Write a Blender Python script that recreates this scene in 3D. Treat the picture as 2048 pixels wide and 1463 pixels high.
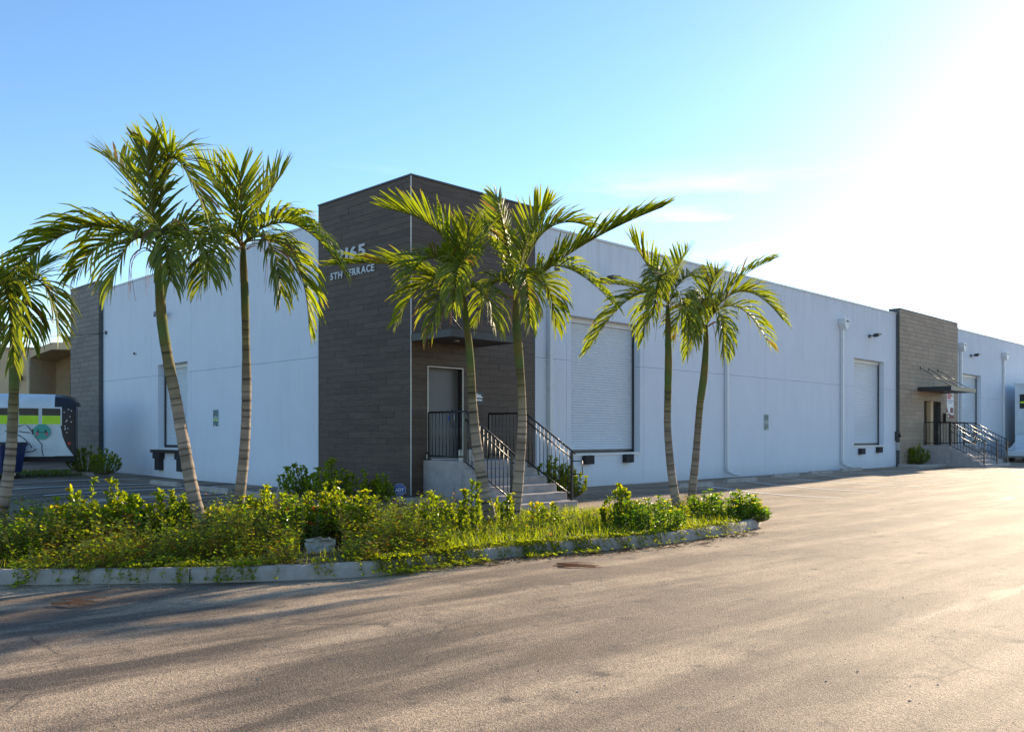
import bpy, math, random
from mathutils import Vector, Matrix
R = math.radians
random.seed(7)
for o in list(bpy.data.objects): bpy.data.objects.remove(o)
scene = bpy.context.scene
col = scene.collection

# ---------------------------------------------------------------- camera
F_PX, HOR, CAM_Z = 1746.0, 869.0, 1.42          # focal length and horizon in photo pixels (2048 wide)
cam_d = bpy.data.cameras.new("camera"); cam = bpy.data.objects.new("camera", cam_d); col.objects.link(cam)
cam.location = (0, 0, CAM_Z); cam.rotation_euler = (R(90), 0, 0)
cam_d.sensor_width = 36; cam_d.lens = 36 * F_PX / 2048
cam_d.shift_y = (HOR - 731.5) / 2048
cam_d.clip_end = 3000
scene.camera = cam

# ---------------------------------------------------------------- sky, sun, exposure
SUN_AZ, SUN_EL = 38.0, 19.5                      # degrees right of the view direction, above the horizon
world = bpy.data.worlds.new("World"); scene.world = world; world.use_nodes = True
wn, wl = world.node_tree.nodes, world.node_tree.links
wn.clear()
sky = wn.new("ShaderNodeTexSky"); sky.sky_type = 'NISHITA'; sky.sun_disc = False
sky.sun_elevation = R(SUN_EL); sky.sun_rotation = R(SUN_AZ)
sky.altitude = 0; sky.air_density = 1.0; sky.dust_density = 0.18; sky.ozone_density = 3.0
bg = wn.new("ShaderNodeBackground"); bg.inputs[1].default_value = 0.13
wo = wn.new("ShaderNodeOutputWorld")
# thin wispy clouds: a stretched noise on the sky direction
tc = wn.new("ShaderNodeTexCoord"); mp = wn.new("ShaderNodeMapping"); mp.inputs['Scale'].default_value = (1.6, 1.6, 11); mp.inputs['Location'].default_value = (5.1, 2.7, 6.9)
nz = wn.new("ShaderNodeTexNoise"); nz.inputs['Scale'].default_value = 2.3; nz.inputs['Detail'].default_value = 8; nz.inputs['Roughness'].default_value = .58
cr = wn.new("ShaderNodeValToRGB"); cr.color_ramp.elements[0].position = .53; cr.color_ramp.elements[1].position = .80
sepw = wn.new("ShaderNodeSeparateXYZ"); mr = wn.new("ShaderNodeMapRange")
mr.inputs[1].default_value = .30; mr.inputs[2].default_value = .23; mr.inputs[3].default_value = 0; mr.inputs[4].default_value = .75
mul = wn.new("ShaderNodeMath"); mul.operation = 'MULTIPLY'
mixc = wn.new("ShaderNodeMix"); mixc.data_type = 'RGBA'
mixc.inputs['B'].default_value = (7.2, 7.2, 7.2, 1)
wl.new(tc.outputs['Generated'], mp.inputs[0]); wl.new(mp.outputs[0], nz.inputs[0]); wl.new(nz.outputs[0], cr.inputs[0])
wl.new(tc.outputs['Generated'], sepw.inputs[0]); wl.new(sepw.outputs[2], mr.inputs[0])
wl.new(cr.outputs[0], mul.inputs[0]); wl.new(mr.outputs[0], mul.inputs[1]); wl.new(mul.outputs[0], mixc.inputs['Factor'])
hs = wn.new('ShaderNodeHueSaturation'); hs.inputs['Saturation'].default_value = 1.08; wl.new(sky.outputs[0], hs.inputs['Color']); wl.new(hs.outputs[0], mixc.inputs['A']); wl.new(mixc.outputs['Result'], bg.inputs[0]); wl.new(bg.outputs[0], wo.inputs[0])
sun_d = bpy.data.lights.new("sun", 'SUN'); sun_d.energy = 5.0; sun_d.angle = R(0.6); sun_d.color = (1, .81, .57)
sun = bpy.data.objects.new("sun", sun_d); col.objects.link(sun)
sdir = Vector((math.sin(R(SUN_AZ)) * math.cos(R(SUN_EL)), math.cos(R(SUN_AZ)) * math.cos(R(SUN_EL)), math.sin(R(SUN_EL))))
sun.rotation_euler = sdir.to_track_quat('Z', 'Y').to_euler()
sun.location = (30, 30, 40)
vs = scene.view_settings
vs.view_transform = 'Standard'; vs.look = 'None'; vs.gamma = 1; vs.use_curve_mapping = False; vs.exposure = 1.0

# ---------------------------------------------------------------- frames and pixel helpers
S2 = math.sqrt(.5)
CX, CY = (822 - 1024) / F_PX * 19.37, 19.37      # the corner of the building nearest the camera
INSET = 0.18                                     # white walls stand this far behind the tiled pavilions
def to_local(x, y):                              # building frame: x along the right facade, y along the left facade
    dx, dy = x - CX, y - CY
    return (dx * S2 + dy * S2, -dx * S2 + dy * S2)
def to_world(a, b): return (CX + (a - b) * S2, CY + (a + b) * S2)
def ray(px, py): return ((px - 1024) / F_PX, 1.0, (HOR - py) / F_PX)
def hit_R(px, py, inset=0.0):                    # right facade -> (along, z)
    d = ray(px, py); ox, oy = to_local(0, 0); qx, qy = to_local(d[0], d[1]); lx, ly = qx - ox, qy - oy
    k = (inset - oy) / ly
    return ox + k * lx, CAM_Z + k * d[2]
def hit_L(px, py, inset=0.0):                    # left facade -> (along, z)
    d = ray(px, py); ox, oy = to_local(0, 0); qx, qy = to_local(d[0], d[1]); lx, ly = qx - ox, qy - oy
    k = (inset - ox) / lx
    return oy + k * ly, CAM_Z + k * d[2]
def sm(t): t = max(0.0, min(1.0, t)); return t * t * (3 - 2 * t)
def gz(x, y):                                    # the paving falls gently away from the building
    a, b = to_local(x, y)
    dr, dl = -b, -a
    fr = sm(dr / 4.0) * (1 - .75 * sm((a - 5) / 20)) if dr > 0 else 0
    fl = sm((dl - 4) / 5) if dl > 0 else 0
    return -.22 * max(fr, fl) + .05 * sm((-x - 10) / 4)
def gpt(px, py, up=0.0):                         # photo pixel on the ground -> world point
    z = -.2
    for _ in range(8):
        Y = (CAM_Z - z) * F_PX / (py - HOR); X = (px - 1024) / F_PX * Y; z = gz(X, Y) + up
    return X, Y, z
def at(px, py, Y): return Vector(((px - 1024) / F_PX * Y, Y, CAM_Z + (HOR - py) / F_PX * Y))

# ---------------------------------------------------------------- mesh helpers
class MB:
    def __init__(s): s.v = []; s.f = []; s.c = []; s.col = None
    def vert(s, p): s.v.append(tuple(p)); s.c.append(s.col or (1, 1, 1)); return len(s.v) - 1
    def face(s, *i): s.f.append(tuple(i))
    def box(s, x0, x1, y0, y1, z0, z1):
        x0, x1 = sorted((x0, x1)); y0, y1 = sorted((y0, y1)); z0, z1 = sorted((z0, z1))
        b = len(s.v)
        for p in ((x0,y0,z0),(x1,y0,z0),(x1,y1,z0),(x0,y1,z0),(x0,y0,z1),(x1,y0,z1),(x1,y1,z1),(x0,y1,z1)): s.vert(p)
        for q in ((0,3,2,1),(4,5,6,7),(0,1,5,4),(1,2,6,5),(2,3,7,6),(3,0,4,7)): s.face(*[b + k for k in q])
        return s
    def cbox(s, c, sz): return s.box(c[0]-sz[0]/2, c[0]+sz[0]/2, c[1]-sz[1]/2, c[1]+sz[1]/2, c[2]-sz[2]/2, c[2]+sz[2]/2)
    def prism(s, poly, fn):                       # poly: 2D outline (ccw seen along -fn axis); fn(u,v,k) -> point for k=0,1
        n = len(poly); a = [s.vert(fn(u, v, 0)) for u, v in poly]; b = [s.vert(fn(u, v, 1)) for u, v in poly]
        s.face(*a[::-1]); s.face(*b)
        for i in range(n): j = (i + 1) % n; s.face(a[i], a[j], b[j], b[i])
        return s
    def tube(s, pts, rad, n=8, cap=True, cols=None):
        pts = [Vector(p) for p in pts]; m = len(pts)
        rad = [rad] * m if not hasattr(rad, '__len__') else rad
        prev = None; rings = []
        for i in range(m):
            t = (pts[min(i + 1, m - 1)] - pts[max(i - 1, 0)]).normalized()
            if prev is None:
                u = t.cross(Vector((0, 0, 1)));
                if u.length < .05: u = t.cross(Vector((0, 1, 0)))
                u.normalize()
            else:
                u = prev - t * prev.dot(t); u.normalize()
            prev = u; w = t.cross(u)
            if cols: s.col = cols[i]
            rings.append([s.vert(pts[i] + (u * math.cos(a) + w * math.sin(a)) * rad[i]) for a in (2 * math.pi * k / n for k in range(n))])
        for i in range(m - 1):
            for k in range(n):
                l = (k + 1) % n; s.face(rings[i][k], rings[i][l], rings[i + 1][l], rings[i + 1][k])
        if cap: s.face(*rings[0][::-1]); s.face(*rings[-1])
        return s
    def build(s, name, mat=None, parent=None, smooth=False, bevel=0, kind=None):
        me = bpy.data.meshes.new(name); me.from_pydata(s.v, [], s.f)
        if any(c != (1, 1, 1) for c in s.c):
            a = me.color_attributes.new('tint', 'FLOAT_COLOR', 'POINT')
            a.data.foreach_set('color', [k for c in s.c for k in (c[0], c[1], c[2], 1.0)])
        if smooth: me.polygons.foreach_set('use_smooth', [True] * len(me.polygons))
        me.update()
        o = bpy.data.objects.new(name, me); col.objects.link(o)
        if mat: me.materials.append(mat)
        if parent: o.parent = parent
        if bevel:
            b = o.modifiers.new('bevel', 'BEVEL'); b.width = bevel; b.segments = 2; b.limit_method = 'ANGLE'
        if kind: o['kind'] = kind
        return o
def tag(o, label, cat, group=None):
    o['label'] = label; o['category'] = cat
    if group: o['group'] = group
    return o
def thing(name, label, cat, loc=(0, 0, 0), rz=0, group=None):
    o = bpy.data.objects.new(name, None); col.objects.link(o); o.empty_display_size = .2
    o.location = loc; o.rotation_euler = (0, 0, rz)
    return tag(o, label, cat, group)
def on_R(px, py, inset=INSET):                   # world point and turn of a thing on the right facade (x right, y into the wall)
    a, z = hit_R(px, py, inset); w = to_world(a, inset); return (w[0], w[1], z), R(45)
def on_L(px, py, inset=INSET):
    b, z = hit_L(px, py, inset); w = to_world(inset, b); return (w[0], w[1], z), R(-45)

# ---------------------------------------------------------------- materials
def new_mat(name):
    m = bpy.data.materials.new(name); m.use_nodes = True
    nt = m.node_tree; p = nt.nodes['Principled BSDF']
    return m, nt.nodes, nt.links, p
def noise(n, l, scale, detail=6, rough=.6, vec=None):
    t = n.new("ShaderNodeTexNoise"); t.inputs['Scale'].default_value = scale; t.inputs['Detail'].default_value = detail; t.inputs['Roughness'].default_value = rough
    if vec: l.new(vec, t.inputs[0])
    return t.outputs[0]
def coords(n, l, scale=None, kind='Object'):
    t = n.new("ShaderNodeTexCoord")
    if not scale: return t.outputs[kind]
    m = n.new("ShaderNodeMapping"); m.inputs['Scale'].default_value = scale; l.new(t.outputs[kind], m.inputs[0]); return m.outputs[0]
def ramp(n, l, fac, stops):
    r = n.new("ShaderNodeValToRGB"); e = r.color_ramp.elements
    while len(e) < len(stops): e.new(.5)
    for k, (p, c) in zip(e, stops): k.position = p; k.color = (c[0], c[1], c[2], 1) if hasattr(c, '__len__') else (c, c, c, 1)
    l.new(fac, r.inputs[0]); return r.outputs[0]
def mixcol(n, l, fac, a, b, mode='MIX'):
    m = n.new("ShaderNodeMix"); m.data_type = 'RGBA'; m.blend_type = mode
    for sock, v in (('Factor', fac), ('A', a), ('B', b)):
        s_ = m.inputs[sock]
        if hasattr(v, 'links'): l.new(v, s_)
        elif hasattr(v, '__len__'): s_.default_value = (v[0], v[1], v[2], 1)
        else: s_.default_value = v
    return m.outputs['Result']
def bump(n, l, p, h, strength, dist=.02):
    b = n.new("ShaderNodeBump"); b.inputs['Strength'].default_value = strength; b.inputs['Distance'].default_value = dist
    l.new(h, b.inputs['Height']); l.new(b.outputs[0], p.inputs['Normal'])
def plain(name, c, rough=.6, metal=0, var=.18, scale=6, bmp=0, bscale=60, coord='Object', spec=.5):
    m, n, l, p = new_mat(name)
    v = coords(n, l, kind=coord)
    f = noise(n, l, scale, 5, .65, v)
    l.new(ramp(n, l, f, [(.25, [k * (1 - var) for k in c]), (.75, [min(1, k * (1 + var)) for k in c])]), p.inputs['Base Color'])
    p.inputs['Roughness'].default_value = rough; p.inputs['Metallic'].default_value = metal
    p.inputs['Specular IOR Level'].default_value = spec
    if bmp: bump(n, l, p, noise(n, l, bscale, 4, .6, v), bmp, .01)
    return m
def tinted(name, rough=.5, trans=0.0, spec=.5, bmp=0, bscale=40, tgain=(1.0, 1.0, 1.0)):
    m, n, l, p = new_mat(name)
    a = n.new("ShaderNodeAttribute"); a.attribute_name = 'tint'
    c = a.outputs['Color']
    v = coords(n, l); f = noise(n, l, 7, 4, .6, v)
    c2 = mixcol(n, l, 1.0, c, ramp(n, l, f, [(.2, .78), (.8, 1.2)]), 'MULTIPLY')
    l.new(c2, p.inputs['Base Color']); p.inputs['Roughness'].default_value = rough; p.inputs['Specular IOR Level'].default_value = spec
    if bmp: bump(n, l, p, noise(n, l, bscale, 4, .6, v), bmp, .01)
    if trans:
        t = n.new("ShaderNodeBsdfTranslucent"); l.new(mixcol(n, l, 1.0, c2, tgain, 'MULTIPLY'), t.inputs[0])
        ms = n.new("ShaderNodeMixShader"); ms.inputs[0].default_value = trans
        l.new(p.outputs[0], ms.inputs[1]); l.new(t.outputs[0], ms.inputs[2]); l.new(ms.outputs[0], n['Material Output'].inputs[0])
    return m
M = {}
def stucco():
    m, n, l, p = new_mat('white_stucco')
    v = coords(n, l); vs_ = coords(n, l, (1.4, 1.4, .6))
    a = ramp(n, l, noise(n, l, 1.3, 7, .6, vs_), [(.3, (.66, .70, .76)), (.7, (.70, .74, .80))])
    b = mixcol(n, l, ramp(n, l, noise(n, l, .8, 6, .7, v), [(.5, 0), (.75, .35)]), a, (.59, .63, .69))
    stv = coords(n, l, (2.6, 2.6, .2)); b = mixcol(n, l, ramp(n, l, noise(n, l, 1.6, 8, .7, stv), [(.55, 0), (.82, .22)]), b, (.44, .425, .42))
    g2 = n.new('ShaderNodeNewGeometry'); s2 = n.new('ShaderNodeSeparateXYZ'); l.new(g2.outputs['Position'], s2.inputs[0]); hi_ = n.new('ShaderNodeMapRange'); hi_.inputs[1].default_value = 5.2; hi_.inputs[2].default_value = 6.9; hi_.inputs[3].default_value = 0; hi_.inputs[4].default_value = .38; l.new(s2.outputs[2], hi_.inputs[0])
    m2 = n.new('ShaderNodeMath'); m2.operation = 'MULTIPLY'; l.new(hi_.outputs[0], m2.inputs[0]); l.new(ramp(n, l, noise(n, l, 2.6, 7, .75, stv), [(.45, 0), (.68, 1)]), m2.inputs[1])
    b = mixcol(n, l, m2.outputs[0], b, (.36, .345, .34))
    # rain streaks and splash dirt near the ground
    s_ = n.new("ShaderNodeSeparateXYZ"); g = n.new("ShaderNodeNewGeometry"); l.new(g.outputs['Position'], s_.inputs[0])
    low = n.new("ShaderNodeMapRange"); low.inputs[1].default_value = .45; low.inputs[2].default_value = 0; low.inputs[3].default_value = 0; low.inputs[4].default_value = .5
    l.new(s_.outputs[2], low.inputs[0])
    mm = n.new("ShaderNodeMath"); mm.operation = 'MULTIPLY'; l.new(low.outputs[0], mm.inputs[0]); l.new(noise(n, l, 5, 6, .7, v), mm.inputs[1])
    l.new(mixcol(n, l, mm.outputs[0], b, (.42, .38, .33)), p.inputs['Base Color'])
    p.inputs['Roughness'].default_value = .75; p.inputs['Specular IOR Level'].default_value = .25
    bump(n, l, p, noise(n, l, 38, 6, .7, v), .5, .012); return m
M['stucco'] = stucco()
def tile_mat(name, lo, hi, spec=.35):
    m, n, l, p = new_mat(name)
    oi = n.new("ShaderNodeObjectInfo")
    g = n.new("ShaderNodeNewGeometry")
    vt = n.new("ShaderNodeMapping"); vt.inputs['Scale'].default_value = (1, 1, 9); l.new(g.outputs['Position'], vt.inputs[0])
    f = noise(n, l, 3.2, 8, .65, vt.outputs[0])
    base = ramp(n, l, f, [(.28, lo), (.72, hi)])
    r2 = ramp(n, l, oi.outputs['Random'], [(0, .84), (1, 1.16)])
    c = mixcol(n, l, 1, base, r2, 'MULTIPLY')
    rnd = n.new("ShaderNodeAttribute"); rnd.attribute_name = 'tint'
    # chalky scuffs
    sc = ramp(n, l, noise(n, l, 1.4, 9, .75, g.outputs['Position']), [(.62, 0), (.80, .22)])
    l.new(mixcol(n, l, sc, c, (.3, .29, .28)), p.inputs['Base Color'])
    p.inputs['Roughness'].default_value = .62; p.inputs['Specular IOR Level'].default_value = spec
    bump(n, l, p, f, .25, .006); return m
M['tile_dark'] = tile_mat('dark_porcelain_tile', (.066, .046, .034), (.115, .084, .063))
def tan_tile():
    m, n, l, p = new_mat('tan_porcelain_tile')
    a = n.new("ShaderNodeAttribute"); a.attribute_name = 'tint'
    f = noise(n, l, 5, 7, .65, coords(n, l, (1, 1, 6)))
    l.new(mixcol(n, l, 1, a.outputs['Color'], ramp(n, l, f, [(.25, .75), (.75, 1.2)]), 'MULTIPLY'), p.inputs['Base Color'])
    p.inputs['Roughness'].default_value = .7; bump(n, l, p, f, .25, .006); return m
M['tile_tan'] = tan_tile()
M['grout'] = plain('grout', (.028, .025, .023), .9, bmp=.2)
M['trim'] = plain('cream_metal_trim', (.62, .58, .52), .4)
M['cap'] = plain('dark_cap_flashing', (.07, .075, .075), .45)
M['door_grey'] = plain('grey_door_paint', (.125, .125, .13), .4, var=.06)
M['dark_metal'] = plain('dark_bronze_metal', (.035, .032, .034), .42, bmp=.05)
M['canopy'] = plain('charcoal_canopy_paint', (.055, .052, .058), .5)
M['black_metal'] = plain('black_railing_paint', (.014, .013, .014), .34, spec=.6)
M['steel'] = plain('worn_steel', (.45, .45, .45), .35, .8)
M['rubber'] = plain('black_rubber', (.028, .025, .026), .8, bmp=.5, bscale=30)
M['shutter'] = plain('white_shutter_paint', (.60, .645, .68), .28, var=.05, spec=.6)
M['white_paint'] = plain('white_metal_paint', (.64, .66, .67), .4, var=.06)
M['concrete'] = plain('step_concrete', (.36, .325, .315), .85, var=.25, scale=4, bmp=.35)
M['kerb'] = plain('kerb_concrete', (.34, .30, .26), .88, var=.25, scale=5, bmp=.5, bscale=45, coord='Object')
M['line'] = plain('worn_white_paint', (.80, .78, .73), .8, var=.3, scale=20)
M['soil'] = plain('soil', (.075, .055, .035), .95, var=.4, scale=9, bmp=.8, bscale=25)
M['blue_plastic'] = plain('navy_dumpster_paint', (.012, .022, .10), .45)
M['lens'] = plain('lamp_lens', (.5, .5, .5), .2)
M['bus_white'] = plain('bus_white_paint', (.62, .68, .70), .34, var=.16, scale=2)
M['bus_black'] = plain('bus_black_paint', (.012, .010, .014), .4)
M['lime'] = plain('lime_panel', (.52, .80, .02), .5, var=.15, scale=3)
M['teal'] = plain('teal_paint', (.06, .36, .28), .5, var=.1)
M['pink'] = plain('pink_paint', (.62, .12, .16), .5)
M['red'] = plain('red_lamp', (.55, .02, .02), .3)
M['glass'] = plain('dark_glass', (.03, .033, .036), .18, spec=.25)
M['tan_wall'] = plain('tan_wall_paint', (.60, .43, .25), .85, var=.14, scale=1.5, bmp=.2)
M['brown'] = plain('brown_steel', (.07, .035, .02), .6)
M['sign_blue'] = plain('sign_blue', (.006, .07, .34), .4, var=.05)
M['sign_white'] = plain('sign_white', (.78, .79, .79), .45, var=.05)
M['sign_black'] = plain('sign_black', (.018, .016, .016), .4)
M['letter'] = plain('pale_letter_metal', (.46, .48, .50), .35, var=.06)
M['paper'] = plain('litter_paper', (.46, .43, .38), .8, var=.2, scale=10)
M['dead'] = plain('dead_frond', (.34, .13, .045), .8, var=.35)
M['bark'] = tinted('palm_trunk', .85, 0, .2, .6, 30)
M['leaf'] = tinted('palm_leaf', .5, .48, .5, tgain=(2.6, 2.4, .7))
M['shrub'] = tinted('shrub_leaf', .34, .50, .5, tgain=(2.9, 2.6, .5))
M['weed'] = tinted('weed_leaf', .55, .50, .35, tgain=(3.3, 3.0, .5))
M['stem'] = plain('woody_stem', (.13, .09, .05), .85)
def asphalt():
    m, n, l, p = new_mat('asphalt')
    g = n.new("ShaderNodeNewGeometry"); v = g.outputs['Position']
    rot = n.new("ShaderNodeMapping"); rot0 = n.new('ShaderNodeMapping'); rot0.inputs['Rotation'].default_value = (0, 0, R(-42)); l.new(v, rot0.inputs[0]); rot.inputs['Scale'].default_value = (.28, 1.7, 1); l.new(rot0.outputs[0], rot.inputs[0])
    streak = noise(n, l, .8, 7, .62, rot.outputs[0])
    big = noise(n, l, .33, 6, .6, v)
    c = ramp(n, l, big, [(.35, (.155, .108, .07)), (.68, (.265, .19, .128))])
    # darker asphalt toward the left, with frond shade painted into it; lighter right
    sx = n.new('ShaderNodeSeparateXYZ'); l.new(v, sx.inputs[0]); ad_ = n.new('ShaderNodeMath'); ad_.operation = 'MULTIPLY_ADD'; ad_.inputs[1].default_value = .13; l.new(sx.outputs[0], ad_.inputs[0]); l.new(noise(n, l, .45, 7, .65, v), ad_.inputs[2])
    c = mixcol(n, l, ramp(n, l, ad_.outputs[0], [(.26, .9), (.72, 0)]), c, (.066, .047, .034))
    c = mixcol(n, l, ramp(n, l, streak, [(.44, 0), (.62, .85)]), c, (.42, .31, .205))
    c = mixcol(n, l, ramp(n, l, noise(n, l, 1.7, 8, .7, v), [(.52, 0), (.70, .7)]), c, (.075, .056, .042))
    # cracks and dark drips
    wrp = n.new('ShaderNodeMix'); wrp.data_type = 'VECTOR'; wrp.inputs['Factor'].default_value = .22; nn_ = n.new('ShaderNodeTexNoise'); nn_.inputs['Scale'].default_value = 1.8; nn_.inputs['Detail'].default_value = 6; l.new(v, nn_.inputs[0]); l.new(v, wrp.inputs['A']); l.new(nn_.outputs['Color'], wrp.inputs['B'])
    ck = n.new('ShaderNodeTexVoronoi'); ck.feature = 'DISTANCE_TO_EDGE'; ck.inputs['Scale'].default_value = .75; l.new(wrp.outputs['Result'], ck.inputs[0])
    ckm = n.new('ShaderNodeMath'); ckm.operation = 'MULTIPLY'; l.new(ramp(n, l, ck.outputs['Distance'], [(.0, .75), (.010, 0)]), ckm.inputs[0]); l.new(ramp(n, l, noise(n, l, .5, 3, .5, v), [(.50, 0), (.60, 1)]), ckm.inputs[1])
    c = mixcol(n, l, ckm.outputs[0], c, (.035, .028, .022))
    c = mixcol(n, l, ramp(n, l, noise(n, l, 3.4, 3, .5, v), [(.66, 0), (.74, .6)]), c, (.05, .04, .032))
    vor = n.new("ShaderNodeTexVoronoi"); vor.inputs['Scale'].default_value = 95; l.new(v, vor.inputs[0])
    agg = ramp(n, l, vor.outputs['Color'], [(.1, .42), (.9, 1.65)])
    c = mixcol(n, l, .9, c, agg, 'MULTIPLY')
    vor2 = n.new("ShaderNodeTexVoronoi"); vor2.inputs['Scale'].default_value = 23; l.new(v, vor2.inputs[0])
    c = mixcol(n, l, ramp(n, l, vor2.outputs['Distance'], [(.09, .8), (.16, 0)]), c, (.33, .29, .24))
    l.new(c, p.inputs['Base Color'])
    damp = ramp(n, l, noise(n, l, .55, 5, .6, rot.outputs[0]), [(.60, .78), (.75, .50)])
    l.new(damp, p.inputs['Roughness']); p.inputs['Specular IOR Level'].default_value = .45
    mx = n.new("ShaderNodeMath"); mx.operation = 'ADD'; l.new(noise(n, l, 150, 4, .8, v), mx.inputs[0]); l.new(vor.outputs['Distance'], mx.inputs[1])
    bump(n, l, p, mx.outputs[0], .6, .009); return m
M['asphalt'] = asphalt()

# ================================================================ GROUND
def grid_axis(lo, hi, dense_lo, dense_hi, step):
    a = []; x = dense_lo
    while x <= dense_hi: a.append(x); x += step
    d = step
    while a[-1] < hi: d *= 1.35; a.append(min(hi, a[-1] + d))
    d = step
    while a[0] > lo: d *= 1.35; a.insert(0, max(lo, a[0] - d))
    return a
def wob(x, y): return .010 * math.sin(x * 1.1 + 1.3 * math.sin(y * .7)) * math.sin(y * 1.3 + .8) + .006 * math.sin(3.1 * x + 2.2 * y)
gm = MB(); gx = grid_axis(-900, 900, -34, 50, .6); gy = grid_axis(-60, 1500, -4, 62, .6)
for y in gy:
    for x in gx: gm.vert((x, y, gz(x, y) + (wob(x, y) if y < 14 and abs(x) < 20 else 0)))
W = len(gx)
for j in range(len(gy) - 1):
    for i in range(W - 1): k = j * W + i; gm.face(k, k + 1, k + W + 1, k + W)
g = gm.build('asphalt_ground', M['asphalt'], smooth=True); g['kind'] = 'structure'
def sheet(poly, up, step=None):                   # a flat sheet that follows the paving
    m = MB(); ids = [m.vert((x, y, gz(x, y) + up)) for x, y in poly]; m.face(*ids); return m
def strip_line(p0, p1, w, up=.006, seg=6):
    m = MB(); p0 = Vector(p0[:2]); p1 = Vector(p1[:2]); d = (p1 - p0).normalized(); n = Vector((-d.y, d.x)) * w / 2
    prev = None
    for k in range(seg + 1):
        c = p0.lerp(p1, k / seg)
        cur = [m.vert((q.x, q.y, gz(q.x, q.y) + up)) for q in (c - n, c + n)]
        if prev: m.face(prev[0], cur[0], cur[1], prev[1])
        prev = cur
    return m
# painted stall lines, perpendicular to the walls
nR = (S2, -S2); nL = (-S2, -S2)
for a in (9.6, 12.3, 15.0, 17.7, 20.4, 23.1, 25.6):
    w = to_world(a, -.9); e = (w[0] + nR[0] * 4.6, w[1] + nR[1] * 4.6)
    o = strip_line(w, e, .12).build('stall_line', M['line']); o['kind'] = 'structure'
for b in (4.6, 7.3, 10.0, 12.7, 15.4, 18.1):
    w = to_world(-.9, b); e = (w[0] + nL[0] * 4.4, w[1] + nL[1] * 4.4)
    o = strip_line(w, e, .12).build('stall_line', M['line']); o['kind'] = 'structure'

# ================================================================ WAREHOUSE
bw = thing('warehouse', 'long white stucco warehouse with a dark tiled corner entrance tower', 'building', (CX, CY, 0), R(45))
H_WALL, H_TOW = 6.80, 7.19
T1 = hit_R(1070, 700)[0]; S1 = hit_L(637, 700)[0]          # tower widths on the right and left faces
LEN_R, LEN_L = 68.0, hit_L(141, 700)[0]
def fb(mb, face, a0, a1, i0, i1, z0, z1):                   # box by facade: a along the wall, i inwards
    return mb.box(a0, a1, i0, i1, z0, z1) if face == 'R' else mb.box(i0, i1, a0, a1, z0, z1)
def wall(face, a0, a1, joints, openings, zj):
    cuts = sorted(set([a0, a1] + joints + [o[0] for o in openings] + [o[1] for o in openings]))
    for c0, c1 in zip(cuts, cuts[1:]):
        if c1 - c0 < .02: continue
        op = next((o for o in openings if o[0] - 1e-6 <= c0 and c1 <= o[1] + 1e-6), None)
        spans = [(-.6, op[2]), (op[3], H_WALL)] if op else [(-.6, zj), (zj, H_WALL)]
        g0 = .004 if c0 in joints else 0; g1 = .004 if c1 in joints else 0
        for z0, z1 in spans:
            gb = .004 if z0 == zj else 0; gt = .004 if z1 == zj else 0
            # panels beside an opening are set a hair proud so that no two faces lie in one plane
            fb(MB(), face, c0 + g0, c1 - g1, INSET, INSET + .34, z0 + gb, z1 - gt)
            m = MB(); fb(m, face, c0 + g0, c1 - g1, INSET, INSET + .34, z0 + gb, z1 - gt)
            m.build('wall_panel', M['stucco'], bw)
def rect_R(pl, pr, pyt, pyb, ref):                          # opening on the right wall from pixels
    a0, _ = hit_R(pl, 700, INSET); a1, _ = hit_R(pr, 700, INSET)
    return [a0, a1, hit_R(ref, pyb, INSET)[1], hit_R(ref, pyt, INSET)[1]]
D1 = rect_R(1142, 1280, 630, 907, 1142)
D2 = rect_R(1708, 1768, 715, 891, 1708)
D3 = rect_R(1925, 1962, 746, 886, 1925)
DL = [hit_L(375, 700, INSET)[0], hit_L(316, 700, INSET)[0], hit_L(375, 896, INSET)[1], hit_L(375, 722, INSET)[1]]
ZJ = hit_R(1443, 748, INSET)[1]
FP0, FP1 = hit_R(1800, 700)[0], hit_R(1916, 700)[0]         # far pavilion on the right facade
LP0 = hit_L(197, 700)[0]                                    # end pavilion on the left facade
jr = [hit_R(p, 700, INSET)[0] for p in (1133, 1287, 1531, 1694)] + [42.0, 50.0, 58.0]
FD = [hit_R(1848, 850)[0] - .02, hit_R(1882, 850)[0] + .02, .6, hit_R(1848, 801)[1] + .1]
wall('R', T1 + .002, LEN_R, jr, [D1, D2, D3, FD], ZJ)
jl = [hit_L(p, 700, INSET)[0] for p in (383, 303)]
wall('L', S1 + .002, LEN_L - .05, jl, [DL], hit_L(460, 734, INSET)[1])
core = MB(); core.box(1.0, LEN_R, 1.0, LEN_L, -.5, 6.45); core.build('roof', M['cap'], bw)
for face, a1 in (('R', LEN_R), ('L', LEN_L - .1)):          # dark backing behind the joints, metal coping on the parapet
    m = MB(); fb(m, face, (T1 if face == 'R' else S1) + .05, a1, INSET + .44, INSET + .62, -.5, 6.5); m.build('wall_backing', M['grout'], bw)
    m = MB(); fb(m, face, (T1 if face == 'R' else S1) + .01, a1, INSET - .03, INSET + .37, H_WALL + .003, H_WALL + .06); m.build('parapet_coping', M['white_paint'], bw)

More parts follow.
